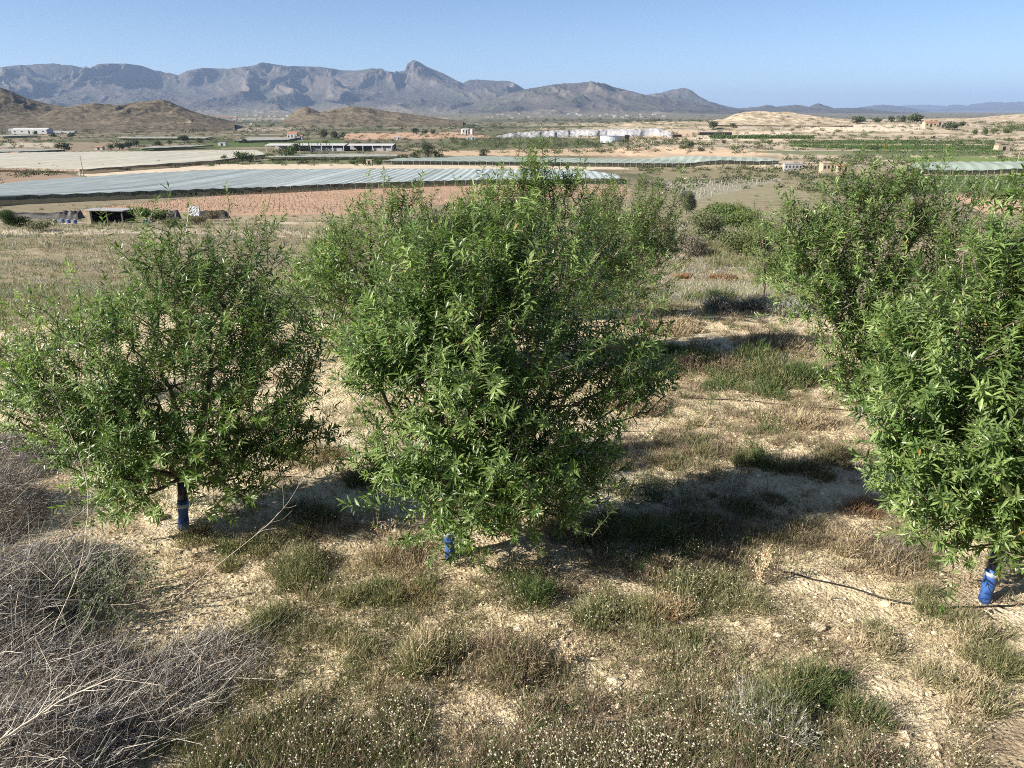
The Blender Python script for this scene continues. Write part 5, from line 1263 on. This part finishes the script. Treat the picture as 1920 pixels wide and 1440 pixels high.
# ------------------------------------------------------------------ sheds at the near edge of the plain
def shed_yard():
    o = on(168, 420); sc = scale_at(o); w = 66 * sc; h = 27 * sc
    root = thing('lean_to_shed', o, 'open shed with flat roof and pale corner pillar beside the black tarpaulins', 'shed')
    mkpart(root, 'roof', M['roof'], lambda a: a.add([(-.3, -.5, h), (w + .3, -.5, h - .1), (w + .3, 3.2, h - .25), (-.3, 3.2, h - .15), (-.3, -.5, h - .14), (w + .3, -.5, h - .24), (w + .3, 3.2, h - .4), (-.3, 3.2, h - .3)],
                                                  [(0, 1, 2, 3), (7, 6, 5, 4), (4, 5, 1, 0), (5, 6, 2, 1), (7, 4, 0, 3), (6, 7, 3, 2)]))
    mkpart(root, 'pillar', M['wall'], lambda a: box(a, (.25, -.2, h / 2 - .3), (.5, .5, h + .2)))
    mkpart(root, 'pillar', M['bark'], lambda a: box(a, (w - .1, -.2, h / 2 - .4), (.16, .16, h)))
    mkpart(root, 'pillar', M['bark'], lambda a: box(a, (w * .55, -.2, h / 2 - .4), (.12, .12, h)))
    mkpart(root, 'wall', M['dark'], lambda a: (box(a, (w / 2, 3, h / 2 - .5), (w, .15, h + .3)), box(a, (-.05, 1.5, h / 2 - .5), (.15, 3, h + .2))))
    # black tarp mounds
    rg = np.random.default_rng(5)
    def mound(p0, p1, py, hpx, lab, seed, col=(.02, .018, .016), name='tarpaulin_heap', cat='tarpaulin'):
        a, b = on(p0, py), on(p1, py); s_ = scale_at(a); n = 30; m = 9; L = b[0] - a[0]; V = []
        for i in range(n):
            for j in range(m):
                f = j / (m - 1); hh = hpx * s_ * math.sin(math.pi * min(1, max(0, f))) ** .5 * (.85 + .2 * perlin(np.array([i * .2 + seed]), np.array([j * .5]), seed)[0]) * min(1, i / 2 + .1, (n - 1 - i) / 2 + .1)
                V.append((L * i / (n - 1), 2.0 * f, hh - .05))
        V = np.array(V); i = np.arange(n - 1)[:, None] * m; j = np.arange(m - 1)[None]; q = np.stack([i + j, i + m + j, i + m + j + 1, i + j + 1], -1).reshape(-1, 4)
        ac = Acc(); ac.add(V, q, None, col); tag(ac.build(name, M['tarp'], origin=a), lab, cat)
    mound(-10, 112, 411, 13, 'low black tarpaulin heap at the left of the sheds', 1)
    mound(108, 168, 412, 17, 'black tarpaulin heap leaning on the pale pillar', 2)
    mound(300, 358, 413, 20, 'dark covered pile right of the green shrub', 3)
    mound(370, 416, 411, 17, 'dark low wall of crates at the right end of the sheds', 4)
    def sheet(px, py, wpx, hpx, lab, col, seed):
        o = on(px, py); s_ = scale_at(o); n = 9; rg = np.random.default_rng(seed); w_, h_ = wpx * s_, hpx * s_; V = []
        for i in range(n):
            for j in range(n): V.append(((i / 8 - .5) * w_ * (1 - .15 * j / 8), .5 * (j / 8) + rg.normal() * .05, h_ * j / 8 * (1 + rg.normal() * .03)))
        for i in range(n): V.append(((i / 8 - .5) * w_ * .85, 1.6, -.1))
        i = np.arange(n - 1)[:, None] * n; j = np.arange(n - 1)[None]; q = np.stack([i + j, i + n + j, i + n + j + 1, i + j + 1], -1).reshape(-1, 4)
        q2 = [(k * n + n - 1, (k + 1) * n + n - 1, n * n + k + 1, n * n + k) for k in range(n - 1)]
        ac = Acc(); ac.add(np.array(V), np.vstack([q, q2]), None, col); tag(ac.build('tarpaulin', M['tarp'], origin=o), lab, 'tarpaulin')
    sheet(365, 405, 20, 17, 'white sheet propped up at the right of the sheds', (.36, .37, .40), 1)
    sheet(240, 414, 22, 15, 'grey cloth hanging at the right corner of the open shed', (.14, .15, .18), 2)
    for k, (px, c, lab) in enumerate([(104, (.12, .22, .12), 'green barrel at the left of the blue ones'), (118, (.07, .11, .26), 'leftmost blue barrel before the tarpaulins'), (129, (.08, .13, .28), 'middle blue barrel before the tarpaulins'),
                                      (141, (.06, .11, .30), 'rightmost blue barrel before the tarpaulins'), (275, (.06, .10, .22), 'blue barrel under the green tree by the sheds')]):
        o = on(px, 419); s_ = scale_at(o); r_ = 3.6 * s_; h_ = 6.5 * s_; root = thing('barrel', o, lab, 'barrel', 'plastic barrels by the sheds')
        def body(a): polytube(a, [(0, 0, -.05), (0, 0, h_ * .1), (0, 0, h_ * .32), (0, 0, h_ * .36), (0, 0, h_ * .64), (0, 0, h_ * .68), (0, 0, h_ * .93), (0, 0, h_)], [r_ * .92, r_, r_, r_ * 1.06, r_ * 1.06, r_, r_, r_ * .9], 16, c)
        mkpart(root, 'body', M['tarp'], body); mkpart(root, 'lid', M['tarp'], lambda a: polytube(a, [(0, 0, h_ + .002), (0, 0, h_ + .03), (0, 0, h_ + .05)], [r_ * .8, r_ * .8, r_ * .7], 16, (.3, .34, .42)))
M['tarp'] = material('tarpaulin', attr=True, rough=.55, spec=.4, noise=(2, 4, .7, 1.3), bump=(3, .5, .05))
shed_yard()

# ------------------------------------------------------------------ haze: the air over the plain
def add_haze():
    m = bpy.data.materials.new('haze'); m.use_nodes = True; n = m.node_tree.nodes; n.remove(n['Principled BSDF'])
    v = n.new('ShaderNodeVolumePrincipled'); v.inputs['Color'].default_value = (.47, .66, 1.0, 1); v.inputs['Density'].default_value = HAZE_DENSITY
    v.inputs['Anisotropy'].default_value = .1
    m.node_tree.links.new(v.outputs[0], n['Material Output'].inputs['Volume'])
    ac = Acc(); top = 870.0; box(ac, (0, 19000, (top - 31) / 2), (64000, 48000, top + 31))
    o = ac.build('haze', m); tag(o, kind='stuff')
add_haze()
